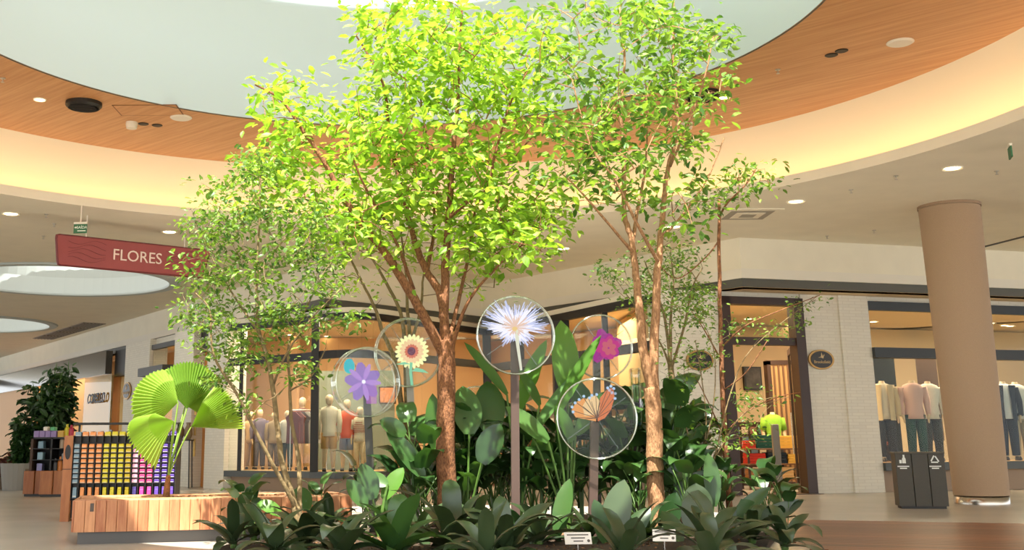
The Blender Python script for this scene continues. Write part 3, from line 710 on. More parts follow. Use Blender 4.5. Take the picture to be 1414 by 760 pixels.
def bushy(px, py, S, n, meshes, label, group, name='broadleaf_plant', hmin=.0, hmax=.5, Y=None, pit=(0, 30)):
    g = gnd(px, py) if Y is None else Vector((pix(px, 640, Y).x, Y, 0))
    o = thing(name, label, 'plant', (g.x, g.y, .08), 0, group)
    MB().tube([(0, 0, -.02), (.02, .01, hmax * S * .5), (-.02, .02, hmax * S)], [.03 * S, .025 * S, .015 * S], 6).build('stem', STALK, o)
    y0 = rnd.uniform(0, 6)
    for k in range(n):
        t = k / max(1, n - 1)
        inst('leaf', rnd.choice(meshes), o, leafM(Vector((rnd.uniform(-.05, .05), rnd.uniform(-.05, .05), (hmin + (hmax - hmin) * t) * S)), y0 + k * 2.4 + rnd.uniform(-.3, .3), R(rnd.uniform(*pit) * (.5 + .5 * t)), R(rnd.uniform(-15, 15)), S * rnd.uniform(.78, 1.1)))
    return o
# front row of strap-leaved rosettes
ROS = 'at the pointed bench end of the bed|right before the three-stemmed tree|between three-stemmed tree and grey post|x|ahead of the gap between tree and grey post|x|in front of the big brown trunk|before the dandelion display post|at the foot of the dandelion display post|ahead of the brown trunk, nearest the bed rim|between butterfly display and forked trunk|nearest the bed rim, ahead of thin-stemmed tree|at the thin-stemmed tree foot|toward the wooden deck end|just right of the brown trunk base|just left of the brown trunk base|behind the first white label|behind the second white label|outermost before the bench|outermost beside the wooden deck|at the very tip beside the bench'.split('|')
for ri, (px, py, S, n, kd) in enumerate(((350, 757, .62, 11, 0), (420, 770, .74, 13, 0), (455, 752, .6, 11, 0), (530, 745, .62, 12, 1), (470, 790, .75, 12, 0), (545, 785, .78, 13, 1), (625, 775, .86, 14, 0), (700, 785, .8, 13, 0), (745, 765, .62, 12, 0), (672, 800, .6, 12, 0),
                         (862, 800, .7, 13, 0), (985, 800, .65, 12, 0), (985, 775, .72, 12, 0), (1040, 762, .64, 12, 0), (660, 750, .58, 11, 0), (580, 760, .6, 10, 0), (815, 760, .55, 10, 0), (895, 757, .55, 10, 0), (380, 785, .7, 11, 0), (1085, 772, .6, 11, 0), (322, 768, .55, 10, 0))):
    rosette(px, py, S, n, kd, ('olive strap-leaved rosette ' + ROS[ri] if kd == 0 else 'brighter green strap-leaved rosette ' + ('at the foot' if py < 760 else 'well in front') + ' of the grey display post'), 'strap-leaved rosettes' if kd == 0 else 'green rosettes')
# broad-leaved plants behind them
BRO = 'at the bench tip of the bed|beside the grey display post|left of the brown trunk base|behind the three-stemmed tree foot|right behind the brown trunk|between brown trunk and dandelion post|just right of the dandelion post|before the tall bright paddle leaves|behind the butterfly display post|left of the forked trunk|right of the forked trunk|at the thin-stemmed tree|near the wooden deck|outermost by the wooden deck'.split('|')
for bi, (px, py, S, n) in enumerate(((335, 752, .62, 9), (505, 736, .75, 10), (585, 742, .85, 12), (440, 744, .6, 9), (640, 738, 1.0, 13), (680, 736, 1.05, 13), (735, 738, 1.0, 13), (780, 740, .95, 12), (850, 738, 1.0, 13), (885, 745, .8, 11), (955, 748, .9, 12), (1000, 742, .75, 10), (1060, 748, .75, 10), (1085, 756, .62, 9))):
    bushy(px, py, S, n, philod if (px > 840 or rnd.random() < .35) else philo, 'low dark heart-leaved plant ' + BRO[bi], 'broad-leaved plants', hmax=.55)
TAL = 'under the sunflower display|behind the brown trunk|behind the dandelion post, trunk side|right behind the dandelion post|behind the tall bright paddle leaves|below the magenta flower display|right of the forked trunk|before the white pier|left of the brown trunk|behind the butterfly display|behind the forked trunk|deepest behind the dandelion post|far behind brown trunk near shop glass|far back between the two big trunks|far back below the magenta display|far back beside the forked trunk|far back by the pale bushy tree|rearmost left behind the brown trunk|rearmost behind the dandelion post|rearmost behind the butterfly post|rearmost beside the pale bushy tree'.split('|')
for ti, (px, Y, S, n) in enumerate(((570, 15.3, 1.15, 11), (640, 15.9, 1.35, 13), (690, 16.2, 1.4, 13), (745, 15.8, 1.3, 12), (800, 16.0, 1.25, 12), (870, 15.6, 1.3, 12), (925, 15.2, 1.35, 13), (955, 15.8, 1.2, 11), (610, 15.7, 1.2, 10), (845, 16.3, 1.3, 11), (905, 16.3, 1.3, 11), (715, 16.6, 1.3, 11), (600, 16.4, .95, 12), (760, 17.0, 1.0, 13), (815, 17.1, 1.0, 13), (880, 17.0, 1.0, 13), (965, 16.4, .95, 12), (650, 17.2, .9, 13), (700, 17.6, .95, 13), (860, 17.8, 1.0, 13), (930, 17.4, .95, 13))):
    bushy(px, 0, S * (.8 if 590 < px < 790 else .82 if px > 950 else .92), n, philo[2:] + philo if px < 800 else philo if px < 850 else philod + philo[:2], 'tall broad-leaved plant ' + TAL[ti], 'tall broad-leaved plants', hmin=.15, hmax=.85, Y=Y)  # more mid-green leaves on the left: sun dapple put into the leaf colours
# tall paddle-leaved plants, main blades set one by one
def blade_to(parent, base, foot, tip, W, m_, face=None, droop=.12):
    ax = tip - base; L = ax.length; X = ax.normalized()
    f = Vector((0, -1, .25)) if face is None else Vector(face); Z = (f - X * f.dot(X)).normalized(); Yv = Z.cross(X)
    me_ = leafblade(L, W, droop, .22, .015, 10, 'paddle').mesh('paddle_blade', [m_, STALK], smooth=True)
    M = Matrix(((X.x, Yv.x, Z.x, 0), (X.y, Yv.y, Z.y, 0), (X.z, Yv.z, Z.z, 0), (0, 0, 0, 1)))
    pl = parent.location
    lo = inst('leaf', me_, parent, Matrix.Translation(base - pl) @ M)
    mid = foot.lerp(base, .6) + Vector((0, 0, .04))
    MB().tube(smoothpath([foot - pl, mid - pl, base - pl], 4), .014, 5).build('stalk', STALK, parent)
def paddleplant(px, py, Y, blades, label):
    foot = Vector((pix(px, py, Y).x, Y, .08)); o = thing('paddle_leaf_plant', label, 'plant', foot)
    for (bx, by, tx, ty, wpx, dY, m_, fx) in blades:
        blade_to(o, pix(bx, by, Y + dY), foot + Vector((rnd.uniform(-.05, .05), rnd.uniform(-.05, .05), 0)), pix(tx, ty, Y + dY * 1.6), wpx * Y / CF, m_, (fx, -1, .2))
paddleplant(785, 700, 14.9, [(784, 548, 776, 441, 38, .1, LG_B, .1), (768, 575, 826, 460, 21, -.15, LG_B, -.9), (735, 600, 800, 505, 18, .0, LG_M, -.8), (757, 610, 700, 560, 26, -.1, LG_M, .5), (795, 600, 838, 540, 24, .2, LG_B, .2), (790, 610, 770, 560, 22, -.2, LG_B, .6)], 'tall bright paddle-leaved plant standing between two disc displays')
paddleplant(715, 700, 15.4, [(712, 575, 752, 466, 26, .3, LG_B, -.6), (700, 545, 643, 470, 17, .1, LG_M, .5), (725, 545, 745, 490, 20, .4, LG_B, .1), (745, 560, 718, 508, 18, .2, LG_M, .6)], 'paddle-leaved plant seen through the white flower display')
paddleplant(640, 690, 15.3, [(648, 600, 640, 532, 42, .2, LG_M, .2), (680, 600, 672, 525, 44, .3, LG_M, -.2), (600, 620, 598, 543, 24, .0, LG_B, .1), (585, 660, 535, 590, 26, -.2, LG_M, .5), (665, 640, 690, 585, 36, -.1, LG_D, -.3), (560, 600, 525, 580, 24, -.2, LG_D, .5)], 'broad paddle-leaved plant just behind the brown tree trunk')
paddleplant(920, 700, 15.1, [(903, 610, 943, 530, 32, .2, LG_D, -.4), (915, 640, 978, 585, 20, -.1, LG_D, -.6), (925, 620, 968, 545, 18, .2, LG_M, -.5), (910, 670, 985, 620, 24, -.3, LG_D, -.4), (930, 690, 985, 650, 26, -.3, LG_D, -.3), (940, 680, 935, 600, 30, 0, LG_D, .1)], 'dark paddle-leaved plant right of the forked tree trunk')
paddleplant(985, 735, 14.0, [(985, 700, 980, 625, 26, .1, LG_D, .3), (960, 720, 962, 668, 44, -.1, LG_O, .2), (1010, 720, 1062, 672, 20, -.2, LG_D, -.6), (1030, 730, 1110, 690, 22, -.3, LG_O, -.4), (1040, 735, 1025, 690, 40, -.2, LG_D, .2), (915, 735, 935, 680, 30, 0, LG_D, .1)], 'dark low paddle-leaved plant at the right end of the bed')
paddleplant(520, 735, 14.2, [(515, 690, 500, 640, 30, 0, LG_D, .3), (530, 690, 556, 645, 24, .1, LG_B, -.4), (505, 700, 480, 662, 24, -.1, LG_M, .5), (425, 705, 410, 672, 26, .3, LG_D, .1), (535, 670, 505, 655, 20, .1, LG_M, .4)], 'green paddle-leaved plant around the foot of the grey post')
paddleplant(845, 775, 13.2, [(842, 748, 862, 662, 38, 0, LG_O, -.2), (836, 750, 822, 690, 26, -.1, LG_D, .3), (858, 752, 898, 700, 26, .1, LG_D, -.5), (868, 758, 880, 715, 34, -.2, LG_O, .1)], 'broad upright olive-leaved plant between the two white labels')
paddleplant(742, 780, 13.1, [(738, 756, 744, 696, 28, 0, LG_O, .1), (770, 740, 785, 660, 26, .2, LG_D, -.5), (728, 752, 700, 700, 24, .1, LG_D, .5)], 'upright olive-leaved plant beside the dandelion display post')
paddleplant(905, 780, 13.2, [(958, 740, 966, 676, 46, .2, LG_O, .1), (940, 750, 915, 705, 30, .1, LG_D, .5)], 'upright broad-leaved plant right of the second white label')
# a single bright backlit leaf above the bench and a dry leaf
o = thing('arching_leaf_plant', 'arching leaf shoot with one sunlit striped blade before the bench', 'plant', gnd(395, 756))
blade_to(o, pix(388, 712, 13.6), o.location + Vector((0, 0, .03)), pix(358, 687, 13.5), .17, LG_B, (.5, -1, .6), .8)
blade_to(o, pix(352, 722, 13.5), o.location + Vector((0, 0, .03)), pix(366, 712, 13.4), .06, OLD, (.5, -1, .6), .3)
# ------------------------------------------------------------------ pebbles and litter on the soil
lit = MB()
for k in range(900):
    a = rnd.uniform(0, 6.28); q = rnd.random() ** .5 * .9; bp = bedp[int(a / 6.283 * len(bedp)) % len(bedp)]
    p = Vector((bc.x + (bp.x - bc.x) * q, bc.y + (bp.y - bc.y) * q, .1)); r = rnd.uniform(.012, .035)
    lit.add([p + Vector((rnd.uniform(-r, r), rnd.uniform(-r, r), r * .5 * (j % 2))) for j in range(4)], [(0, 1, 2), (0, 2, 3), (0, 3, 1), (1, 3, 2)])
tag(lit.build('bark_litter', mat('litter', '#7a5a3a', .9, var=.3)), 'loose bark chips scattered over the dark soil of the bed', 'bark chips', kind='stuff')
# ------------------------------------------------------------------ trees
tl = MB()
W_ = .5; fz = .06
tl.add([(0, 0, 0), (.35, W_ * .5, fz), (.35, 0, 0), (.35, -W_ * .5, fz), (.75, W_ * .36, fz), (.75, 0, -.03), (.75, -W_ * .36, fz), (1, 0, -.08)], [(0, 2, 1), (0, 3, 2), (1, 2, 5, 4), (2, 3, 6, 5), (4, 5, 7), (5, 6, 7)])
def tree(name, label, base, limbs, clusters, lm, bark, lsize, nleaf, crad, seed, parts=0, Yc=None, twr=.006, dspread=.9, part_names=('trunk', 'branch')):
    rg = random.Random(seed); o = thing(name, label, 'tree', base)
    nodes = []
    for li, (pts, r0, r1) in enumerate(limbs):
        P = smoothpath(pts, 5); n_ = len(P)
        rr = [r0 + (r1 - r0) * (i / (n_ - 1)) ** .8 for i in range(n_)]
        P = [p + Vector((rg.uniform(-1, 1), rg.uniform(-1, 1), 0)) * min(.008, r0 * .12) if 0 < i < n_ - 1 else p for i, p in enumerate(P)]
        MB().tube(P, rr, 10 if li == 0 else 7).build(part_names[0] if li == 0 else part_names[1], bark, o, True, True)
        for i, p in enumerate(P):
            if li > 0 or i > n_ * .75: nodes.append(p)
    targets = []
    for (cx, cy, rx, ry, n_) in clusters:
        for k in range(n_):
            a = rg.uniform(0, 6.283); q = rg.random() ** .5
            targets.append(pix(cx + rx * q * math.cos(a), cy + ry * q * math.sin(a), base.y + max(-1.7, min(1.7, rg.gauss(0, dspread))) if Yc is None else Yc + rg.gauss(0, dspread)))
    targets.sort(key=lambda t: min((t - n_).length for n_ in nodes))
    tw = MB(); leaves = []
    for t in targets:
        bn = min(nodes, key=lambda n_: (t - n_).length + .9 * max(0, n_.z - t.z + .1))
        d = t - bn; L = d.length
        if L > .05:
            mid = bn + d * .5 + Vector((rg.uniform(-.1, .1), rg.uniform(-.1, .1), rg.uniform(-.02, .12))) * L
            P = smoothpath([bn, mid, t], 4); r0 = twr + .0055 * min(L, 2)
            tw.tube(P, [r0 + (twr * .45 - r0) * i / (len(P) - 1) for i in range(len(P))], 4, cap=False)
            nodes += P[2:]
        for k in range(nleaf):
            off = Vector((rg.gauss(0, 1), rg.gauss(0, 1), rg.gauss(0, .75))) * crad * .55
            p = t + off; out = Vector((off.x, off.y, 0)); yaw = math.atan2(out.y, out.x) + rg.gauss(0, .7)
            s = lsize * rg.uniform(.7, 1.2)
            leaves.append((p, yaw, R(rg.gauss(-14, 26)), R(rg.gauss(0, 32)), s))
    tag(tw.build('twigs', bark, o, True), kind='stuff')
    leaves.sort(key=lambda l: l[0].y - l[4] * 4)
    me1 = tl.mesh('tree_leaf', lm)
    for l in leaves[:parts]:
        inst('leaf', me1, o, leafM(l[0] - o.location, *l[1:]))
    fo_ = MB()
    for l in leaves[parts:]:
        M = leafM(*l); fo_.add([M @ v for v in tl.v], tl.f)
    tag(fo_.build('foliage', lm, o, True), kind='stuff')
    return o
def PL(Y, *pts):      # polyline of (px, py, dY)
    return [pix(p[0], p[1], Y + (p[2] if len(p) > 2 else 0)) for p in pts]
Y1 = 15.2; b1 = Vector((pix(622, 725, Y1).x, Y1, .05))
tree('broadleaf_tree', 'large spreading tree with brown trunk and dense sunlit yellow-green crown', b1, [
    ([b1] + PL(Y1, (618, 690), (615, 620), (616, 550), (617, 495), (612, 470)), .145, .11),
    (PL(Y1, (614, 492), (600, 466, -.05), (571, 412, -.15), (534, 353, -.3), (496, 306, -.4), (467, 259, -.5), (442, 215, -.55), (420, 183, -.6), (388, 138, -.65), (352, 117, -.7)), .085, .012),
    (PL(Y1, (615, 478), (609, 410, .1), (587, 372, .2), (571, 328, .25), (552, 252, .3), (537, 183, .3), (528, 114, .3), (492, 50, .3)), .075, .012),
    (PL(Y1, (612, 440, .1), (616, 353, .1), (621, 284, .0), (625, 221, -.1), (632, 140, -.1), (635, 60, -.1), (640, -10)), .07, .012),
    (PL(Y1, (622, 490, 0), (636, 440, -.2), (655, 404, -.3), (690, 365, -.4), (725, 335, -.5)), .035, .01),
    (PL(Y1, (621, 300, -.1), (650, 275, -.3), (672, 262, -.4), (685, 208, -.5), (704, 145, -.5), (730, 95, -.5)), .035, .01),
    (PL(Y1, (620, 470, .0), (632, 420, .3), (648, 350, .5), (660, 280, .6), (700, 230, .8), (760, 160, .9)), .035, .01),
    (PL(Y1, (571, 400, .2), (545, 330, -.1), (505, 260, -.6), (480, 200, -.8)), .03, .01),
    (PL(Y1, (590, 375, .2), (600, 300, .6), (590, 200, .8), (575, 100, .8)), .03, .01),
], [(400, 140, 62, 34, 16), (470, 190, 70, 45, 24), (400, 225, 62, 40, 24), (370, 262, 45, 40, 13), (545, 130, 85, 80, 58), (600, 45, 95, 50, 52), (560, 20, 70, 30, 14), (690, 65, 80, 50, 36), (640, 150, 90, 75, 56), (720, 150, 55, 60, 24), (530, 250, 80, 65, 46), (620, 265, 85, 60, 50), (700, 275, 70, 50, 34), (735, 320, 50, 35, 22), (690, 340, 50, 35, 18), (650, 340, 50, 30, 12), (470, 290, 55, 50, 20), (540, 330, 60, 30, 10), (450, 330, 40, 40, 8)],
    LG_T1, BARK1, .165, 13, .26, 3, 300)
Y2 = 14.6; b2 = Vector((pix(909, 742, Y2).x, Y2, .05))
tree('broadleaf_tree', 'slender forked tree with tan trunk and airy green crown', b2, [
    ([b2] + PL(Y2, (907, 700), (904, 640), (903, 580), (899, 535)), .115, .105),
    (PL(Y2, (902, 545), (890, 495, 0), (883, 431, .05), (878, 380, .1), (872, 330, .1), (862, 297, .1), (862, 240, 0), (858, 158, -.1), (862, 88, -.1), (856, 10, -.1)), .075, .012),
    (PL(Y2, (902, 545), (904, 456, 0), (907, 380, -.05), (910, 354), (916, 278, .1), (922, 234, .2), (935, 170, .2), (930, 90, .2), (930, -10, .2)), .072, .012),
    (PL(Y2, (873, 340, .1), (880, 290, .3), (888, 250, .4), (894, 183, .5), (890, 90, .5)), .03, .01),
    (PL(Y2, (875, 350, .1), (846, 316, -.2), (802, 265, -.4), (778, 242, -.4)), .026, .008),
    (PL(Y2, (910, 365, 0), (880, 310, -.5), (850, 250, -.7), (815, 200, -.8), (790, 110, -.8)), .028, .008),
    (PL(Y2, (912, 330, 0), (940, 300, .3), (975, 250, .6), (1000, 190, .6)), .024, .008),
    (PL(Y2, (925, 230, 0), (955, 160, -.4), (975, 100, -.5), (985, 50, -.5)), .024, .008),
], [(850, 40, 75, 45, 30), (800, 120, 60, 60, 26), (870, 120, 70, 50, 30), (955, 60, 45, 38, 20), (960, 105, 48, 42, 22), (890, 190, 75, 45, 28), (800, 210, 60, 40, 20), (790, 260, 50, 28, 11), (870, 255, 60, 35, 14), (950, 180, 35, 40, 10), (900, 20, 60, 25, 14), (930, 310, 40, 18, 5), (960, 270, 30, 30, 7), (760, 60, 40, 60, 12)],
    LG_T2, BARK2, .14, 13, .24, 4, 300)
Y3 = 13.7; b3 = Vector((pix(413, 748, Y3).x, Y3, .05))
tree('multi_stem_tree', 'small three-stemmed tree with fine leaves standing before the wooden bench', b3, [
    ([b3] + PL(Y3, (413, 725), (409, 700)), .06, .055),
    (PL(Y3, (411, 708), (390, 640, .0), (382, 580, .0), (372, 505, .05), (357, 455, .1), (355, 410, .1), (354, 379, .1), (358, 316, .1), (360, 240, .1)), .042, .01),
    (PL(Y3, (410, 705), (395, 675, -.1), (360, 610, -.2), (330, 550, -.3), (295, 490, -.4), (290, 430, -.4), (270, 405, -.4)), .032, .008),
    (PL(Y3, (413, 712), (413, 640, .2), (402, 580, .3), (400, 530, .3), (398, 480, .3), (412, 450, .3), (440, 390, .3)), .034, .008),
    (PL(Y3, (378, 530, .05), (395, 490, -.2), (430, 440, -.3), (470, 400, -.3)), .018, .006),
    (PL(Y3, (358, 460, .1), (330, 420, .3), (300, 370, .4), (275, 320, .4)), .018, .006),
    (PL(Y3, (400, 540, .3), (430, 520, .1), (450, 480, .0)), .014, .006),
    (PL(Y3, (355, 380, .1), (385, 340, .2), (420, 300, .2)), .016, .006),
    (PL(Y3, (345, 580, -.25), (360, 560, -.2), (380, 548, -.2)), .012, .005),
], [(285, 310, 34, 25, 22), (350, 235, 36, 30, 26), (330, 290, 50, 40, 26), (300, 370, 50, 45, 36), (380, 330, 60, 55, 42), (350, 420, 60, 40, 32), (275, 420, 28, 32, 18), (300, 470, 38, 30, 20), (430, 380, 50, 45, 30), (400, 450, 50, 30, 20), (460, 440, 40, 15, 13), (345, 500, 45, 26, 14), (420, 520, 30, 22, 10), (300, 520, 22, 22, 7), (345, 565, 22, 16, 5), (300, 260, 24, 24, 8), (440, 310, 40, 40, 18)],
    LG_T3, BARK3, .085, 14, .17, 5, 0, dspread=.45, twr=.004)
Y4 = 16.4; b4 = Vector((pix(562, 700, Y4).x, Y4, .03))
tree('multi_stem_tree', 'pale multi-stemmed tree rising behind the sunflower display', b4, [
    ([b4] + PL(Y4, (562, 660), (561, 630)), .09, .08),
    (PL(Y4, (561, 640), (554, 560, 0), (545, 500, 0), (527, 456, .1), (520, 431, .1), (499, 388, .2), (470, 330, .2), (440, 290, .2)), .05, .01),
    (PL(Y4, (562, 640), (560, 500, .1), (553, 433, .1), (527, 380, .2), (500, 330, .3), (480, 260, .3)), .045, .01),
    (PL(Y4, (563, 640), (567, 500, .2), (563, 431, .2), (560, 380, .3), (552, 300, .3)), .045, .01),
    (PL(Y4, (560, 500, .1), (580, 430, .3), (585, 380, .4), (600, 320, .4)), .03, .01),
], [(470, 300, 55, 50, 22), (520, 330, 55, 40, 18), (450, 250, 40, 40, 12), (500, 400, 45, 25, 8), (585, 350, 45, 40, 10), (660, 390, 30, 14, 4), (760, 300, 30, 18, 8), (720, 310, 30, 20, 8)],
    LG_T1, BARK3, .1, 11, .26, 6, 0, dspread=.6)
Y5 = 16.6; b5 = Vector((pix(935, 690, Y5).x, Y5, .03))
tree('multi_stem_tree', 'pale green bushy small-leaved tree behind the forked trunk', b5, [
    ([b5] + PL(Y5, (932, 620), (930, 560), (926, 500)), .05, .045),
    (PL(Y5, (926, 505), (918, 440), (905, 400, .1), (890, 360, .1)), .03, .008),
    (PL(Y5, (926, 505), (926, 440), (930, 390, .2), (925, 340, .2)), .03, .008),
    (PL(Y5, (927, 510), (945, 450, -.2), (955, 400, -.2), (970, 370, -.2)), .024, .008),
    (PL(Y5, (928, 520), (915, 480, .3), (893, 445, .4), (860, 400, .4)), .02, .007),
], [(925, 350, 40, 22, 26), (870, 380, 42, 25, 22), (935, 395, 45, 28, 28), (890, 410, 30, 20, 12), (960, 430, 20, 18, 14), (960, 410, 18, 18, 10), (915, 440, 30, 20, 6)],
    LG_T3, BARK3, .075, 14, .19, 7, 0, dspread=.4, twr=.004)
Y6 = 15.4; b6 = Vector((pix(1008, 715, Y6).x, Y6, .03))
tree('slender_tree', 'thin single-stemmed tree with sparse layered twigs before the shop door', b6, [
    ([b6] + PL(Y6, (1006, 690), (1001, 600), (997, 520), (994, 420), (993, 330), (993, 275)), .05, .02),
    (PL(Y6, (993, 300), (1005, 280, -.1), (1030, 255, -.2), (1045, 232, -.2)), .018, .007),
    (PL(Y6, (994, 330), (975, 355, -.2), (935, 385, -.3), (905, 360, -.3)), .012, .006),
    (PL(Y6, (996, 480), (1030, 450, -.3), (1080, 428, -.5), (1132, 408, -.6)), .014, .005),
    (PL(Y6, (998, 540), (1030, 515, -.3), (1060, 470, -.4)), .012, .005),
    (PL(Y6, (997, 500), (975, 460, -.3), (955, 430, -.4)), .014, .005),
    (PL(Y6, (1001, 600), (1030, 570, -.3), (1070, 550, -.4), (1105, 542, -.5)), .012, .005),
    (PL(Y6, (1002, 610), (980, 560, -.2), (960, 520, -.3)), .012, .005),
], [(1030, 240, 32, 14, 12), (1010, 262, 25, 18, 8), (1055, 262, 16, 14, 4), (985, 275, 22, 18, 6)], LG_T2, BARK1, .105, 10, .24, 8, 0, dspread=.35, twr=.004)
# the same stand's fine-leaved shrub with yellow-green sprays
Y7 = 15.0; b7 = Vector((pix(975, 720, Y7).x, Y7, .03))
tree('twiggy_shrub', 'tall twiggy shrub with sparse tiny yellow-green leaves before the white pier', b7, [
    ([b7] + PL(Y7, (972, 690), (965, 655)), .03, .022),
    (PL(Y7, (965, 655), (950, 600), (935, 540), (925, 480)), .014, .005),
    (PL(Y7, (965, 655), (975, 590), (970, 530), (960, 470)), .014, .005),
    (PL(Y7, (968, 670), (1000, 610), (1030, 570), (1090, 548)), .012, .004),
    (PL(Y7, (985, 640), (1010, 540), (1040, 480), (1130, 408)), .013, .004),
    (PL(Y7, (965, 650), (985, 560), (985, 480), (960, 430)), .012, .004),
], [(960, 425, 30, 20, 14), (1050, 450, 60, 18, 16), (1110, 420, 24, 8, 6), (1050, 550, 50, 12, 12), (1015, 590, 30, 20, 9), (940, 520, 35, 35, 14), (975, 490, 30, 35, 12), (960, 590, 40, 40, 14), (1010, 610, 20, 18, 6), (920, 470, 25, 25, 6)], LG_T3, BARK3, .065, 10, .15, 9, 0, dspread=.3, twr=.003)

# ------------------------------------------------------------------ disc displays on posts
PBROWN = mat('post brown', '#4c3a32', .55); PGREY = mat('post grey', '#48463e', .5); PSILV = mat('post pale grey', '#a39c90', .45)
RIMM = glassmat('acrylic rim', '#f2f4ec', .3, .75, .12)
def display(px, py, rpx, Y, postpx, pm, yaw, depth, name_label, flower, tilt=0, pw=.05):
    c = pix(px, py, Y); r = rpx * Y / CF * 1.0; ft = pix(postpx, 690, Y)
    o = thing('disc_display', name_label, 'display', (ft.x, Y, .06))
    oz = o.location
    # post, square, with cap
    tp = c - oz; 
    lean = pix(postpx, py, Y).x - ft.x
    sq = [(-pw, -pw), (pw, -pw), (pw, pw), (-pw, pw)]
    MB().loft([[(a, b + .16, -.05) for a, b in sq], [(a + (tp.x if abs(tp.x) < .12 else lean), b + .16, tp.z + .03) for a, b in sq]]).build('post', pm, o)
    hub = bpy.data.objects.new('acrylic_dome', None)
    Md = Matrix.Translation(tp) @ Matrix.Rotation(yaw, 4, 'Z') @ Matrix.Rotation(tilt, 4, 'X')
    d = depth
    sh = MB().lathe([(.001, -d / 2), (r * .95, -d / 2), (r * .985, -d / 2 + .012), (r, -d / 2 + .035), (r, d / 2 - .035), (r * .985, d / 2 - .012), (r * .95, d / 2), (.001, d / 2)], 48, cap=False, axis='y').mesh('acrylic_dome', ACRYL)
    dm = inst('acrylic_dome', sh, o, Md)
    for yy in (-d / 2 + .03, d / 2 - .03):
        ring = MB(); ring.tube([(r * .985 * math.cos(t * math.pi / 24), yy, r * .985 * math.sin(t * math.pi / 24)) for t in range(49)], .011, 6, cap=False)
        inst('rim', ring.mesh('rim', RIMM, smooth=True), dm)
    hb = MB().lathe([(.001, -.03), (.035, -.03), (.045, .0), (.045, .08), (.03, .1), (.03, .17)], 16, cap=False, axis='y')
    mh = inst('motor_hub', hb.mesh('motor_hub', BLK, smooth=True), o, Md)
    bl_ = MB()
    for k in range(2):
        a = .6 + k * math.pi / 2
        ca, sa = math.cos(a), math.sin(a)
        bl_.hexa([Vector((ca * u - sa * v, y_, sa * u + ca * v)) for y_ in (-.005, .005) for u, v in ((-r * .9, -.006), (r * .9, -.006), (r * .9, .006), (-r * .9, .006))])
    inst('fan_blade', bl_.mesh('fan_blade', glassmat('blade film', '#d9dcd6', .05, .2)), mh)
    flower(o, Md, r)
    return o
def petal(L, W, y=-.03, n=5, tipw=.3):
    out = []
    for i in range(n + 1):
        t = i / n; out.append((t * L, W / 2 * math.sin(math.pi * (t * (1 - tipw * .5) + .06)) ** .8))
    P = [(x, y, z) for x, z in out] + [(x, y, -z) for x, z in reversed(out)]
    return P
def ring_petals(mb, n, L, W, r0, y, c=(0, 0), mi=0, a0=0, jit=0, rg=random):
    P = petal(L, W, 0)
    for k in range(n):
        a = a0 + 2 * math.pi * k / n; ca, sa = math.cos(a), math.sin(a); s = 1 + rg.uniform(-jit, jit)
        front_ = [(c[0] + (r0 + x * s) * ca - z * sa, y, c[1] + (r0 + x * s) * sa + z * ca) for x, _, z in P]
        bk = [(x, y + .004, z) for x, _, z in front_]
        mb.loft([front_, bk], mi=mi)
    return mb
def fl_sun(o, M, r):
    c = (.03 * r / .45, .0)
    rg = random.Random(2)
    mb = ring_petals(MB(), 22, r * .3, r * .13, r * .2, -.05, (r * .12, r * .02), 0); inst('petals', mb.mesh('petals', emitmat('holo yellow', '#f7f6b4', 1.15)), o, M)
    mb = ring_petals(MB(), 18, r * .22, r * .12, r * .14, -.062, (r * .12, r * .02), 0, .1); inst('petals_inner', mb.mesh('petals_inner', emitmat('holo peach', '#f4cfa0', 1.1)), o, M)
    mb = ring_petals(MB(), 16, r * .11, r * .07, r * .1, -.07, (r * .12, r * .02), 0, .1); inst('petals_heart', mb.mesh('petals_heart', emitmat('holo coral', '#dd7d68', 1.0)), o, M)
    mb = MB().lathe([(.001, 0), (r * .12, .0)], 16, (r * .12, -.078, r * .02), cap=False, axis='y'); inst('seed_head', mb.mesh('seed_head', emitmat('holo plum', '#84586c', .9)), o, M)
    st = MB().tube([(r * .1, -.05, -r * .3), (r * .08, -.05, -r * .6), (r * .12, -.05, -r * .95)], .02 * r / .45, 6); inst('stem', st.mesh('stem', emitmat('holo mint', '#8fd9b0', .95)), o, M)
    lv = MB().add([(r * .1, -.05, -r * .55), (r * .25, -.055, -r * .45), (r * .45, -.05, -r * .5), (r * .62, -.05, -r * .62), (r * .35, -.05, -r * .58)], [(0, 4, 3, 2, 1)])
    lv.add([(r * .08, -.05, -r * .35), (-r * .1, -.055, -r * .28), (-r * .36, -.05, -r * .34), (-r * .15, -.05, -r * .37)], [(0, 1, 2, 3)]); inst('sepal_leaves', lv.mesh('sepal_leaves', emitmat('holo mint', '#8fd9b0', .95)), o, M)
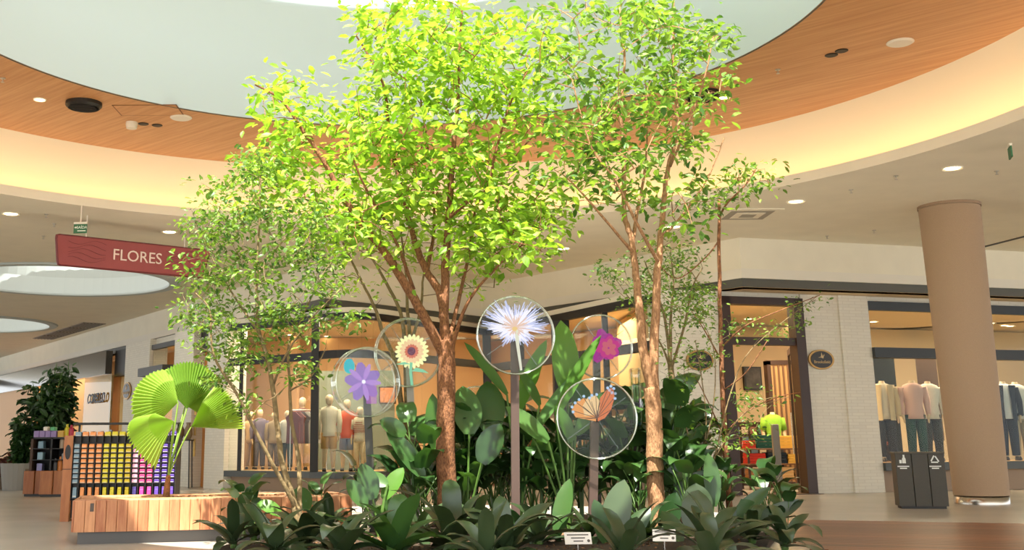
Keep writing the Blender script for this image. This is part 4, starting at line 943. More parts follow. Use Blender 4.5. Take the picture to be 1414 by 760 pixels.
def fl_violet(o, M, r):
    mb = ring_petals(MB(), 5, r * .52, r * .34, .02, -.05, (-r * .12, 0), 0, .5); inst('petals', mb.mesh('petals', emitmat('holo violet', '#a884dd', .8, .75)), o, M)
    mb = ring_petals(MB(), 5, r * .5, r * .16, .02, -.06, (-r * .12, 0), 0, 1.2); inst('petals_inner', mb.mesh('petals_inner', emitmat('holo lilac', '#c99af0', .85, .7)), o, M)
    mb = MB().lathe([(.001, 0), (r * .06, 0)], 12, (-r * .12, -.07, 0), cap=False, axis='y'); inst('flower_eye', mb.mesh('flower_eye', emitmat('holo white', '#f6f2ff', 1.1)), o, M)
    mb = MB().add([(r * x, -.05, r * z) for x, z in ((-.06, -.1), (.3, -.1), (.3, -.62), (-.02, -.62))], [(0, 3, 2, 1)]); inst('glow_panel', mb.mesh('glow_panel', emitmat('holo magenta', '#d77be6', .75, .6)), o, M)
    mb = MB().loft([[(-r * .55 + r * .17 * math.cos(t * .524), y, r * .42 + r * .24 * math.sin(t * .524) * (1 if t < 7 else .8)) for t in range(12)] for y in (-.05, -.045)]); inst('water_drop', mb.mesh('water_drop', emitmat('holo cyan', '#2cc6d6', .9, .85)), o, M)
def fl_dandelion(o, M, r):
    rg = random.Random(4)
    mats_ = [emitmat('holo pale blue', '#cdd3f4', 1.05), emitmat('holo icy white', '#f2f0fa', 1.15), emitmat('holo blush', '#eccdbb', 1.05)]
    for gi, (cnt, r0, r1) in enumerate(((240, .05, .84), (200, .04, .66), (70, .02, .42))):
        mb = MB()
        for k in range(cnt):
            a = rg.uniform(0, 6.283); sq_ = 1.0 - .34 * (math.sin(a) < -.2) - .18 * (abs(math.cos(a)) < .25)
            L = r * rg.uniform(.55, 1) * r1 * (1.06 if math.cos(a) ** 2 > .3 else .9) * sq_; ca, sa = math.cos(a), math.sin(a); wv = r * .016
            y = -.05 - gi * .012 + rg.uniform(-.012, .012); cx_, cz_ = -r * .03, r * .17
            mb.add([(cx_ + ca * r * r0 - sa * wv, y, cz_ + sa * r * r0 + ca * wv), (cx_ + ca * r * r0 + sa * wv, y, cz_ + sa * r * r0 - ca * wv), (cx_ + ca * L + sa * wv * .5, y - .02 * rg.random(), cz_ + sa * L - ca * wv * .5), (cx_ + ca * L - sa * wv * .5, y - .01, cz_ + sa * L + ca * wv * .5)], [(0, 1, 2, 3)])
        inst(('plume', 'plume', 'florets')[gi], mb.mesh('plume', mats_[gi]), o, M)
    st = MB().tube([(-.0, -.07, r * .12), (r * .03, -.07, -r * .3), (r * .1, -.07, -r * .9)], [.028, .02, .014], 6); inst('stem', st.mesh('stem', emitmat('holo stem', '#e6e6cf', 1.05)), o, M)
    mb = MB().ell((-.02, -.09, r * .14), (r * .07, .01, r * .06)); inst('flower_base', mb.mesh('flower_base', emitmat('holo gold', '#f0cf8e', 1.05)), o, M)
def fl_pink(o, M, r):
    rg = random.Random(8)
    for nm, h, n_, L, c, y in (('petals', '#c24aa8', 8, .46, (.08, .02), -.05), ('petals_inner', '#e0529c', 7, .36, (.2, -.06), -.06), ('petals_heart', '#e87a8a', 6, .22, (.2, -.05), -.07)):
        mb = ring_petals(MB(), n_, r * L, r * L * .8, r * .03, y, (r * c[0], r * c[1]), 0, rg.random(), .2, rg); inst(nm, mb.mesh(nm, emitmat('holo ' + nm, h, .75, .8)), o, M)
def fl_butter(o, M, r):
    wing1 = [(-.02, -.08), (-.3, -.02), (-.52, .02), (-.62, .2), (-.5, .4), (-.3, .5), (-.12, .42), (0, .2)]
    wing2 = [(.02, -.08), (.02, .2), (.1, .5), (.3, .72), (.44, .74), (.46, .5), (.36, .2), (.2, .0)]
    wing3 = [(-.3, .05), (-.34, .3), (-.2, .52), (0, .56), (.1, .4), (.06, .1)]
    for nm, P, hx, y in (('wing', wing1, '#f0a868', -.05), ('wing', wing2, '#e0835a', -.055), ('wing', wing3, '#f6d2a0', -.065)):
        mb = MB().loft([[(x * r, y, z * r) for x, z in P], [(x * r, y + .005, z * r) for x, z in P]]); wg = inst(nm, mb.mesh('wing', emitmat('holo wing ' + hx, hx, 1.0)), o, M)
    vein = MB()
    for P in (wing1, wing2, wing3):
        for x, z in P[1:-1]: vein.tube([(0, -.075, 0), (x * r * .97, -.075, z * r * .97)], .0045, 4)
    inst('wing_veins', vein.mesh('wing_veins', mat('vein dark', '#3a2018', .7)), o, M)
    dots = MB(); 
    for x, z in ((-.6, .28), (-.58, .16), (-.52, .38), (-.42, .46), (-.3, .54), (-.16, .5), (-.1, .56), (.02, .58), (.3, .74), (.38, .78), (.45, .72), (.48, .6), (.47, .48), (.4, .62), (.34, .68)):
        dots.lathe([(.001, 0), (r * .038, 0)], 8, (x * r, -.08, z * r), cap=False, axis='y')
    inst('wing_spots', dots.mesh('wing_spots', emitmat('holo ice', '#bcd8f4', 1.0)), o, M)
def fl_small(o, M, r):
    for nm, P, hx in (('wing', [(-.3, -.5), (-.45, -.1), (-.1, .1), (0, -.4)], '#9fc4e8'), ('wing', [(0, -.4), (.05, .15), (.4, .2), (.45, -.1), (.2, -.4)], '#c060a8')):
        mb = MB().loft([[(x * r, -.05, z * r) for x, z in P], [(x * r, -.045, z * r) for x, z in P]]); inst(nm, mb.mesh('wing', emitmat('holo s' + hx, hx, .8)), o, M)
display(505, 528, 47, 15.35, 515, PGREY, R(24), .24, 'clear disc display on grey post showing a violet flower and cyan drop', fl_violet)
display(564, 487, 47, 15.75, 575, PSILV, R(-10), .17, 'clear disc display on pale post showing a yellow sunflower with leaf', fl_sun)
display(712, 463, 54, 14.0, 712, PBROWN, R(3), .12, 'clear disc display on brown post showing a white feathery dandelion', fl_dandelion)
display(830, 479, 44, 16.5, 826, PGREY, R(6), .1, 'clear disc display on dark post showing a magenta blossom', fl_pink)
display(824, 578, 54, 13.9, 818, PBROWN, R(-8), .16, 'clear disc display on short brown post showing an orange butterfly', fl_butter)
display(660, 580, 45, 16.6, 654, PBROWN, R(0), .12, 'clear disc display half hidden by leaves showing blue and pink wings', fl_small)
display(879, 560, 50, 15.6, 877, PBROWN, R(80), .16, 'clear disc display turned edge-on beside the forked tree trunk', fl_small)
# ------------------------------------------------------------------ little plant labels in the bed
for px, py, wp, rz, lb in ((798, 744, 36, R(4), 'small white botanical label at the foot of the butterfly display'), (917, 740, 30, R(-12), 'small white botanical label leaning before the forked tree trunk')):
    Y = 12.1; c = pix(px, py, Y); W = wp * Y / CF; o = thing('plant_label', lb, 'label', (c.x, Y, .08), rz)
    MB().tube([(0, .01, -.03), (0, .01, c.z - .1)], .008, 6).build('stake', STEEL, o)
    Mx = Matrix.Translation((0, 0, c.z - .08)) @ Matrix.Rotation(R(-28), 4, 'X')
    inst('card', MB().cbox(-W / 2, W / 2, -.006, .0, -.065, .065, .004).mesh('card', mat('label white', '#e8e4da', .6)), o, Mx)
    for k, wl in enumerate((.8, .52, .36)):   # print too small to read
        inst('printed_line', MB().box(-W * wl / 2, W * wl / 2, -.0085, -.0065, .03 - k * .034, .042 - k * .034).mesh('printed_line', mat('label ink', '#5a554c', .7)), o, Mx)
    inst('emblem', MB().lathe([(.001, 0), (.016, 0)], 10, (W * .38, -.0095, -.03), cap=False, axis='y').mesh('emblem', mat('label ink', '#5a554c', .7)), o, Mx)
# ------------------------------------------------------------------ wooden bench planter
f0, f1 = gnd(100, 753), gnd(300, 748)
bu = (f1 - f0); bu.z = 0; bu = bu.normalized(); bn = Vector((-bu.y, bu.x, 0)); BLn = 3.55; BD = 1.55; BH = .535
be = thing('planter_bench', 'long timber-clad planter bench on a recessed dark metal plinth', 'bench', (f0.x, f0.y, 0), math.atan2(bu.y, bu.x))
MB().box(.05, BLn - .05, .06, BD - .06, 0, .16).build('plinth', mat('plinth metal', '#565350', .4, metal=.4), be)
PW = .13; zb, zt = .15, BH
n_ = int(BLn / PW)
for k in range(n_):
    MB().cbox(k * PW + .002, (k + 1) * PW - .002, -.02, .02, zb, zt, .004).build('plank', WOODB, be)
    MB().cbox(k * PW + .002, (k + 1) * PW - .002, BD - .02, BD + .02, zb, zt, .004).build('plank', WOODB, be)
for k in range(int(BD / PW)):
    MB().cbox(-.03, .0, k * PW + .022, (k + 1) * PW + .018, zb, zt, .004).build('plank', WOODB, be)
    MB().cbox(n_ * PW, n_ * PW + .03, k * PW + .022, (k + 1) * PW + .018, zb, zt, .004).build('plank', WOODB, be)
for y0 in (0.02, .17, .32):
    MB().cbox(0, n_ * PW, y0, y0 + .145, zt - .03, zt + .002, .004).build('top_board', WOODB, be)
    MB().cbox(0, n_ * PW, BD - y0 - .145, BD - y0, zt - .03, zt + .002, .004).build('top_board', WOODB, be)
MB().box(.02, n_ * PW - .02, .47, BD - .47, .16, zt - .04).build('soil', SOIL, be)
pl = MB()
for k in range(160):
    x, y, r = rnd.uniform(.9, BLn - .2), rnd.uniform(.5, BD - .5), rnd.uniform(.015, .04)
    pl.add([(x + rnd.uniform(-r, r), y + rnd.uniform(-r, r), zt - .03 + r * (j % 2)) for j in range(4)], [(0, 1, 2), (0, 2, 3), (0, 3, 1), (1, 3, 2)])
tag(pl.build('bark_chips', mat('litter', '#7a5a3a', .9, var=.3), be), kind='stuff')
MB().box(.19, .235, -.024, -.018, .4, .5).build('stain', mat('stain grey', '#5a5049', .7), be)
# fan palm in it
pb = be.location + bu * 1.12 + bn * .78 + Vector((0, 0, BH - .05))
pa = thing('fan_palm', 'young fan palm with pleated bright green leaves in the bench planter', 'palm', pb)
trunk = MB().tube([(0, 0, -.04), (.01, 0, .15), (.02, .01, .33)], [.055, .045, .03], 9); trunk.build('trunk', mat('fibre trunk', '#8a5a35', .9, var=.4, scale=40, bump=.8), pa)
LG_P = leafmat('palm leaf', '#6a9234', '#9cba50', .45, .35)
def fan(parent, base, ctr, dirv, nrm, Rr, spread=150, n=22):
    X = dirv.normalized(); Z = (nrm - X * nrm.dot(X)).normalized(); Yv = Z.cross(X)
    mb = MB(); P = [Vector((0, 0, 0))]
    for k in range(n * 2 + 1):
        a = R(-spread / 2 + spread * k / (n * 2)); rr = Rr * (.86 + .16 * math.cos(a)) * (1 if k % 2 == 0 else .93)
        zz = (.05 if k % 2 else -.0) * Rr * 2 - .42 * Rr * (a / R(spread / 2)) ** 2 - .16 * Rr
        P.append(Vector((math.cos(a) * rr, math.sin(a) * rr, zz)))
    Pm = [Vector((p.x * .55, p.y * .6, (p.z + .16 * Rr) * .5 + .02)) for p in P[1:]]
    b = len(P) - 1
    mb.v = [P[0]] + Pm + P[1:]
    for k in range(n * 2):
        mb.f.append((0, 1 + k, 2 + k)); mb.mi.append(0)
        mb.f.append((1 + k, 1 + b + k, 2 + b + k, 2 + k)); mb.mi.append(0)
    M = Matrix(((X.x, Yv.x, Z.x, ctr.x), (X.y, Yv.y, Z.y, ctr.y), (X.z, Yv.z, Z.z, ctr.z), (0, 0, 0, 1)))
    lf = inst('leaf', mb.mesh('fan_leaf', LG_P), parent, M)
    MB().tube(smoothpath([base, base.lerp(ctr, .5) + Vector((0, 0, .04)), ctr], 4), [.012] * 8 + [.008], 6).build('leaf_stalk', mat('palm stalk', '#7c9a3a', .5), parent)
YP = pb.y
for (cx_, cy_, tx, ty, rr, nm, dY, sp_) in ((246, 556, 205, 545, .66, (-.35, -1, .35), 0, 112), (258, 565, 262, 505, .68, (.2, -1, .1), .15, 84), (240, 582, 205, 590, .62, (-.2, -1, .6), -.2, 104), (264, 590, 312, 556, .66, (.3, -1, .3), -.1, 72), (256, 560, 280, 550, .5, (.1, -1, .5), .3, 100)):
    c_ = pix(cx_, cy_, YP + dY) - pb; t_ = pix(tx, ty, YP + dY * 1.5) - pb
    fan(pa, Vector((.02, .0, .3)), c_, t_ - c_, Vector(nm), rr, sp_)
# ------------------------------------------------------------------ packet kiosk
KY = 19.2; k0, k1 = pix(98, 690, KY), pix(240, 690, KY); KW = k1.x - k0.x
ki = thing('display_kiosk', 'black display kiosk with wooden end panel and a grid of coloured packets', 'kiosk', (k0.x, KY, 0), R(3))
KZ0, KZ1 = pix(98, 691, KY).z, pix(98, 601, KY).z
NC, NR_ = 14, 8
MB().box(0, KW, .02, .5, .05, KZ1 - .02).build('body', mat('kiosk black', '#16120f', .5), ki)
MB().cbox(-.15, 0, -.08, .55, .0, KZ1 - .01, .008).build('end_panel', WOODK, ki)
MB().loft([[(-.075 + .045 * math.cos(t * .349), y, KZ1 - .28 + .12 * math.sin(t * .349)) for t in range(18)] for y in (-.092, -.08)]).build('oval_emblem', mat('kiosk black', '#16120f', .5), ki)
MB().box(-.15, 0, -.085, -.079, KZ1 - .56, KZ1 - .55).build('panel_groove', BLACKM, ki)
MB().cbox(-.02, KW + .02, -.06, .54, KZ1 + .17, KZ1 + .2, .005).build('top_rail', mat('kiosk black', '#16120f', .5), ki)
for x in (.02, KW * .5, KW - .02): MB().box(x - .015, x + .015, .2, .23, KZ1 - .02, KZ1 + .17).build('rail_post', BLACKM, ki)
cwid = KW / NC; rtop = KZ1 - .13; rbot = KZ0 + .27; rh = (rtop - rbot) / NR_
for c in range(NC + 1): MB().box(c * cwid - .006, c * cwid + .006, -.07, .02, KZ0, KZ1 - .02).build('divider', mat('kiosk black', '#16120f', .5), ki)
for r_ in range(NR_ + 1): MB().box(0, KW, -.065, .02, rbot + r_ * rh - .008, rbot + r_ * rh + .002).build('shelf', mat('kiosk black', '#16120f', .5), ki)
for z in (KZ0, KZ0 + .03): MB().box(0, KW, -.075, .02, z - .004, z + .004).build('shelf', BLACKM, ki)
PCOL = [('slate blue', '#7f97a6')] + [('orange', '#ef9a55')] * 3 + [('yellow', '#d9c823')] * 3 + [('golden yellow', '#d3b81e')] + [('pale pink', '#d79bb4')] + [('crimson pink', '#c22763')] * 2 + [('violet', '#4a2f86')] * 3
ORD = [''] + 'first second third fourth fifth sixth seventh eighth ninth tenth eleventh twelfth thirteenth fourteenth'.split()
pk = {}
kl = ki.location
rotk = Matrix.Rotation(R(3), 3, 'Z')
def packet_mesh(hx, w_, h_, d_):
    if (hx, w_, h_) not in pk:
        mb = MB(); x = w_ / 2
        mb.cbox(-x, x, -d_, 0, 0, h_ * .78, .006, 0); mb.cbox(-x * .96, x * .96, -d_ * .9, 0, h_ * .78, h_, .004, 0)
        mb.box(-x * .8, x * .8, -d_ - .002, -d_, h_ * .1, h_ * .2, 1)
        pk[(hx, w_, h_)] = mb.mesh('packet', [mat('packet ' + hx, hx, .4), mat('packet band', '#d8d2c6', .4)])
    return pk[(hx, w_, h_)]
for c in range(NC):
    nm, hx = PCOL[c]
    for r_ in range(NR_):
        p = Vector(((c + .5) * cwid, 0, rbot + r_ * rh + .003)); p2 = rotk @ p
        tag(inst('packet', packet_mesh(hx, cwid * .74, rh * .74, .06), loc=kl + p2, rot=(0, 0, R(3))), '%s packet, %s shelf from the top, %s column from wooden end panel' % (nm, ORD[NR_ - r_], ORD[c + 1]), 'packet', nm + ' packets in the kiosk grid')
    hx2 = {'crimson pink': '#d63a86', 'violet': '#5a3c9a', 'pale pink': '#4a3a84'}.get(nm, hx); nm2 = {'pale pink': 'violet'}.get(nm, nm)
    p = rotk @ Vector(((c + .5) * cwid, 0, KZ0 + .035))
    tag(inst('sachet', packet_mesh(hx2, cwid * .55, .17, .05), loc=kl + p, rot=(0, 0, R(3))), '%s upright sachet in lowest kiosk row, %s from wooden end panel' % (nm2, ORD[c + 1]), 'sachet', nm2 + ' sachets in the lowest kiosk row')
    p = rotk @ Vector(((c + .5) * cwid, .05, KZ1 - .02))
    tag(inst('tin', packet_mesh(hx, cwid * .8, .07, .07), loc=kl + p, rot=(0, 0, R(3))), '%s lid tin atop the kiosk grid, %s from wooden end panel' % (nm, ORD[c + 1]), 'tin', nm + ' tins on the kiosk top')
for k in range(11):
    p = rotk @ Vector((.1 + k * KW / 11.5, .25, KZ1 - .02)); hh = rnd.uniform(.08, .13)
    jb = MB().lathe([(.04, 0), (.045, .01), (.045, hh * .7), (.03, hh * .8), (.03, hh), (.001, hh)], 10, cap=False)
    tag(inst('glass_jar', jb.mesh('glass_jar', [mat('jar grey', '#9a948c', .2, metal=.3), mat('jar tan', '#b98f6c', .3), mat('jar rose', '#b98a8a', .3)][k % 3]), loc=kl + p), ('silver-grey', 'tan', 'rose')[k % 3] + ' small jar behind the kiosk tins, %s from wooden end panel' % ORD[k + 1], 'jar', ('grey', 'tan', 'rose')[k % 3] + ' jars on the kiosk')
# ------------------------------------------------------------------ far kiosk with wooden base units
F0, F1_ = gnd(30, 681), gnd(88, 688)
Yk = 28.5
def xk(px): return pix(px, 640, Yk).x
def zk(py, px=60): return pix(px, py, Yk).z
for (a0, a1, dy, lb) in ((28, 55, .3, 'wooden base cabinet of far kiosk below the purple boxes'), (56, 88, 0, 'wooden base cabinet of far kiosk below the bottles')):
    cbt = thing('base_cabinet', lb, 'cabinet', (xk(a0), Yk + dy, 0)); W = xk(a1) - xk(a0)
    MB().cbox(0, W * .55, 0, .9, .06, .62, .01).build('end_panel', WOODK, cbt)
    MB().cbox(W * .56, W, .05, .9, .06, .62, .01).build('door', WOODK, cbt)
    MB().box(.03, W - .03, .04, .86, 0, .06).build('toe_kick', BLACKM, cbt)
sh_ = thing('shelf_unit', 'black open shelf unit standing on the far kiosk cabinets', 'shelf', (xk(36), Yk + .25, .62)); W = xk(92) - xk(36); Hs = zk(604) - .62
KB = mat('kiosk black', '#16120f', .5)
MB().box(0, .06, 0, .6, 0, Hs).build('side_panel', mat('kiosk brown', '#4a3426', .6), sh_); MB().box(W - .06, W, 0, .6, 0, Hs).build('side_panel', KB, sh_); MB().box(.5 * W, .5 * W + .04, 0, .6, 0, Hs).build('partition', KB, sh_)
MB().box(0, W, .56, .6, 0, Hs).build('back_panel', KB, sh_); MB().box(0, W, 0, .6, Hs - .04, Hs).build('top_board', KB, sh_)
for k in (1, 2): MB().box(.06, W - .06, 0, .58, Hs * k / 3 - .02, Hs * k / 3).build('shelf_board', KB, sh_)
def goods(kind, px, z, y, hx, w_, h_, label, group=None):
    x = xk(px)
    if kind == 'bottle': mb = MB().lathe([(w_ * .5, 0), (w_ * .5, h_ * .65), (w_ * .25, h_ * .8), (w_ * .22, h_), (.001, h_)], 10, cap=False)
    else: mb = MB().cbox(-w_ / 2, w_ / 2, -.1, .1, 0, h_, .012)
    o = mb.build(kind, mat(kind + hx, hx, .4)); o.location = (x, y, z); tag(o, label, kind, group)
ztop_ = .62 + Hs
for k in range(4): goods('box', 42 + k * 8, ztop_, Yk + .4, '#8d75a8', .14, .16, 'lilac cube box on top of the far shelf unit', 'lilac boxes on the far shelf')
goods('box', 54, ztop_ + .16, Yk + .4, '#e8dfd2', .1, .1, 'white little box stacked on lilac boxes'); goods('box', 64, ztop_ + .16, Yk + .4, '#4da36a', .12, .09, 'green little box stacked on lilac boxes')
goods('box', 76, ztop_, Yk + .4, '#c79c33', .16, .16, 'mustard box on top of the far shelf unit'); goods('bottle', 83, ztop_, Yk + .4, '#c9bb22', .13, .32, 'tall yellow canister on far kiosk'); goods('bottle', 89, ztop_, Yk + .4, '#b01f3f', .13, .3, 'tall red canister beside the yellow one')
z1, z2 = .62 + Hs / 3, .62 + 2 * Hs / 3
for k, z in enumerate((.62, z1, z2)): goods('box', 48, z, Yk + .45, ('#8c8ab8', '#8fb0c0', '#7fa0b4')[k], .14, .18, ('lilac', 'pale blue', 'grey blue')[k] + ' box on a shelf of the far unit', None)
for px, z, hx, h_, lb in ((76, .62, '#d07a2e', .34, 'orange bottle on lowest far shelf'), (83, .62, '#8a8f94', .36, 'grey bottle on lowest far shelf'), (69, .62, '#3c3a3a', .3, 'black bottle on lowest far shelf'), (77, z2, '#b09a80', .3, 'beige bottle on upper far shelf'), (84, z2, '#e07a2a', .3, 'bright orange bottle on upper far shelf'), (88, z1, '#4a3a80', .2, 'violet bottle on middle far shelf'), (81, z1, '#9a9c9e', .2, 'silver bottle on middle far shelf')):
    goods('bottle', px, z, Yk + .42, hx, .13, h_, lb)
# ------------------------------------------------------------------ far corridor planting
def potted(px, Y, wpx, ybot, ytop, label, seed, lm, lsz=.16, n_st=7, pot=('#8a8a86', .35, .5), nl=46, spread=.5):
    rg = random.Random(seed); b = Vector((pix(px, 640, Y).x, Y, 0)); o = thing('potted_plant', label, 'potted plant', b)
    if pot: MB().lathe([(pot[1] * .8, 0), (pot[1], pot[2]), (pot[1] * .9, pot[2]), (pot[1] * .85, pot[2] - .05), (.001, pot[2] - .05)], 20, cap=False).build('pot', mat('pot' + pot[0], pot[0], .6), o)
    zb_ = pot[2] - .06 if pot else .0; zt_ = pix(px, ytop, Y).z; wr = wpx * Y / CF / 2
    fo_ = MB()
    for k in range(n_st):
        a = rg.uniform(0, 6.28); q = rg.random() ** .5; top = Vector((math.cos(a) * wr * q * spread * 1.6, math.sin(a) * wr * q, zb_ + (zt_ - zb_) * rg.uniform(.6, 1)))
        P = smoothpath([(rg.uniform(-.06, .06), rg.uniform(-.06, .06), zb_ - .02), (top.x * .35, top.y * .35, zb_ + (top.z - zb_) * .55), top], 5)
        MB().tube(P, [.018] * (len(P) - 1) + [.006], 5).build('stem', STALK, o)
        for j in range(nl):
            t = rg.uniform(.25, 1); i = min(len(P) - 1, int(t * (len(P) - 1))); c = P[i] + Vector((rg.gauss(0, .5), rg.gauss(0, .5), rg.gauss(0, .3))) * wr * .35
            M = leafM(c, rg.uniform(0, 6.28), R(rg.gauss(-20, 30)), R(rg.gauss(0, 30)), lsz * rg.uniform(.7, 1.3)); fo_.add([M @ v for v in tl.v], tl.f)
    tag(fo_.build('foliage', lm, o), kind='stuff')
potted(58, 33, 66, 660, 500, 'big dark leafy plant towering behind the far kiosk', 1, LG_D, .3, 13, ('#6b5a48', .5, .6), 70)
potted(88, 34, 36, 660, 494, 'tall dark bamboo-like plant right behind the far kiosk', 2, LG_D, .28, 8, ('#6b5a48', .4, .6), 60, .35)
potted(26, 33, 40, 655, 575, 'bushy small palm in a grey pot at the corridor side', 3, LG_D, .3, 8, ('#8f8c86', .5, .75), 40)
potted(4, 34, 30, 655, 628, 'low reddish foliage plant in the corridor planter', 4, leafmat('red leaf', '#4a2a24', '#6a3c34', .2), .22, 9, ('#6b5a48', .4, .35), 30)
q0 = Vector((xk(-12) * 1.19, 34.2, 0))
pb2 = thing('corridor_planter', 'low wooden planter box far down the left corridor', 'planter', (pix(-10, 640, 35).x, 34.9, 0)); W2 = pix(34, 640, 35).x - pix(-10, 640, 35).x
for k in range(8): MB().cbox(k * W2 / 8, (k + 1) * W2 / 8 - .01, 0, .05, .08, .52, .005).build('plank', WOODK, pb2)
MB().box(.02, W2 - .02, .05, .7, 0, .5).build('box_body', mat('kiosk brown', '#4a3426', .6), pb2)

# ------------------------------------------------------------------ shop window figures and goods
SKIN = mat('mannequin cream', '#dcc3a0', .5)
def ring_(cx, cy, z, a, b, n=12): return [(cx + a * math.cos(2 * math.pi * k / n), cy + b * math.sin(2 * math.pi * k / n), z) for k in range(n)]
def mannequin(loc, rz, h, top, bottom, label, head=True, sleeve='long', legs='long', jacket=None, arm=.0):
    o = thing('mannequin', label, 'mannequin', loc, rz); s = h
    bd = MB()
    bd.loft([ring_(0, 0, z * s, a * s, b * s) for z, a, b in ((.47, .08, .06), (.52, .095, .065), (.6, .078, .055), (.7, .1, .065), (.78, .115, .065), (.82, .1, .05), (.845, .035, .032), (.875, .03, .03))])
    if head:
        bd.loft([ring_(0, (-.008 if k < 3 else 0) * s, z * s, a * s, b * s) for k, (z, a, b) in enumerate(((.868, .028, .03), (.885, .042, .048), (.92, .052, .06), (.955, .054, .064), (.985, .04, .048), (1.0, .012, .014)))])
        bd.ell((0, -.062 * s, .925 * s), (.008 * s, .012 * s, .016 * s), 6, 4)
    for sx in (-1, 1):
        bd.tube([(sx * .05 * s, 0, .5 * s), (sx * .055 * s, -.006 * s, .28 * s), (sx * .058 * s, .008 * s, .16 * s), (sx * .06 * s, .01 * s, .035 * s)], [.052 * s, .038 * s, .034 * s, .02 * s], 8)
        bd.loft([ring_(sx * .062 * s, -.03 * s, z * s, a * s, b * s, 8) for z, a, b in ((.0, .024, .06), (.02, .024, .058), (.045, .018, .03))])
        bd.tube([(sx * .115 * s, 0, .79 * s), (sx * (.14 + arm * .3) * s, .01 * s, .64 * s), (sx * (.135 + arm * .2) * s, -.03 * s, .5 * s), (sx * .13 * s, -.045 * s, .455 * s)], [.034 * s, .026 * s, .019 * s, .014 * s], 8)
        bd.ell((sx * .128 * s, -.05 * s, .435 * s), (.012 * s, .018 * s, .03 * s), 8, 5)
    bd.build('body', SKIN, o, smooth=True)
    sh = MB()
    sh.loft([ring_(0, 0, z * s, a * s, b * s) for z, a, b in ((.455, .108, .08), (.52, .106, .078), (.6, .094, .07), (.7, .112, .077), (.78, .128, .077), (.825, .1, .06), (.848, .045, .042))])
    en = {'long': (.5, .026), 'short': (.68, .04)}[sleeve]
    for sx in (-1, 1):
        P = [(sx * .11 * s, 0, .8 * s), (sx * (.142 + arm * .3) * s, .01 * s, .65 * s)] + ([(sx * (.137 + arm * .2) * s, -.03 * s, .5 * s)] if sleeve == 'long' else [])
        sh.tube(P, ([.045 * s, .038 * s, .028 * s] if sleeve == 'long' else [.045 * s, .042 * s]), 9)
    sh.build('shirt', mat('cloth ' + top, top, .8, var=.08, scale=25), o, smooth=True)
    if jacket:
        jk = MB()
        for sx in (-1, 1):
            jk.loft([[(sx * u * s, v * s, z * s) for u, v in ((.028 + .02 * t, -.088), (.09, -.078), (.128 - .02 * t, -.02), (.125 - .02 * t, .05), (.06, .088), (0, .09))] for z, t in ((.44, .6), (.55, .7), (.65, .6), (.75, .2), (.83, .0))], cap=False, close=False)
            jk.tube([(sx * .112 * s, 0, .8 * s), (sx * .15 * s, .01 * s, .65 * s), (sx * .142 * s, -.03 * s, .49 * s)], [.05 * s, .044 * s, .034 * s], 9)
        jk.build('jacket', mat('cloth ' + jacket, jacket, .8, var=.06, scale=25), o, smooth=True)
    tr_ = MB(); tr_.loft([ring_(0, 0, z * s, a * s, b * s) for z, a, b in ((.44, .106, .075), (.5, .104, .074), (.545, .096, .07))])
    for sx in (-1, 1):
        P = [(sx * .05 * s, 0, .5 * s), (sx * .056 * s, -.004 * s, .29 * s)] + ([(sx * .06 * s, .01 * s, .05 * s)] if legs == 'long' else [])
        tr_.tube(P, [.06 * s, .052 * s, .042 * s][:len(P)], 9)
    tr_.build('trousers' if legs == 'long' else 'shorts', mat('cloth ' + bottom, bottom, .8, var=.08, scale=25), o, smooth=True)
    for sx in (-1, 1):
        MB().loft([ring_(sx * .062 * s, -.03 * s, z * s, a * s, b * s, 9) for z, a, b in ((-.004, .028, .066), (.018, .028, .066), (.042, .02, .034))]).build('shoe', mat('shoe dark', '#2a2320', .5), o, smooth=True)
    return o
def MP(px, Y, z): p = pix(px, 620, Y); return (p.x, Y, z)
mannequin(MP(454, 30.2, .525), R(8), 1.98, '#e8dcc6', '#c79c62', 'mannequin in cream shirt and tan shorts in corner window', True, 'long', 'short')
mannequin(MP(479, 30.5, .525), R(-4), 1.86, '#e06a52', '#8f97b0', 'mannequin in coral shirt and blue shorts in corner window', True, 'short', 'short', arm=.15)
o = mannequin(MP(497, 30.4, .525), R(-12), 1.66, '#d9cbb2', '#d8c09a', 'smaller mannequin in striped top and cream trousers in corner window', True, 'short', 'long')
for k in range(6): MB().loft([ring_(0, 0, (.6 + k * .03) * 1.66, .113 * 1.66, .079 * 1.66), ring_(0, 0, (.61 + k * .03) * 1.66, .113 * 1.66, .079 * 1.66)]).build('stripe', mat('cloth dark stripe', '#3c342f' if k else '#a33a34', .8), o)
mannequin(MP(346, 33.9, .525), R(10), 1.66, '#c9a878', '#b08a58', 'mannequin in tan outfit behind the curved glass', True)
mannequin(MP(358, 33.6, .525), R(20), 1.72, '#6d6478', '#4a4038', 'mannequin in purple-grey shirt beside the tan one', True)
mannequin(MP(396, 31.9, .525), R(0), 1.62, '#d8d2c4', '#2f4238', 'mannequin in white shirt and dark green trousers in curved window', True)
mannequin(MP(417, 32.3, .525), R(-6), 2.0, '#8d5a56', '#d0b28a', 'tall mannequin in maroon top beside the clothes rail', True)
mannequin(MP(378, 33.4, .525), R(0), 1.62, '#8a7a60', '#5a5044', 'mannequin in olive jacket between the curved window stems', True)
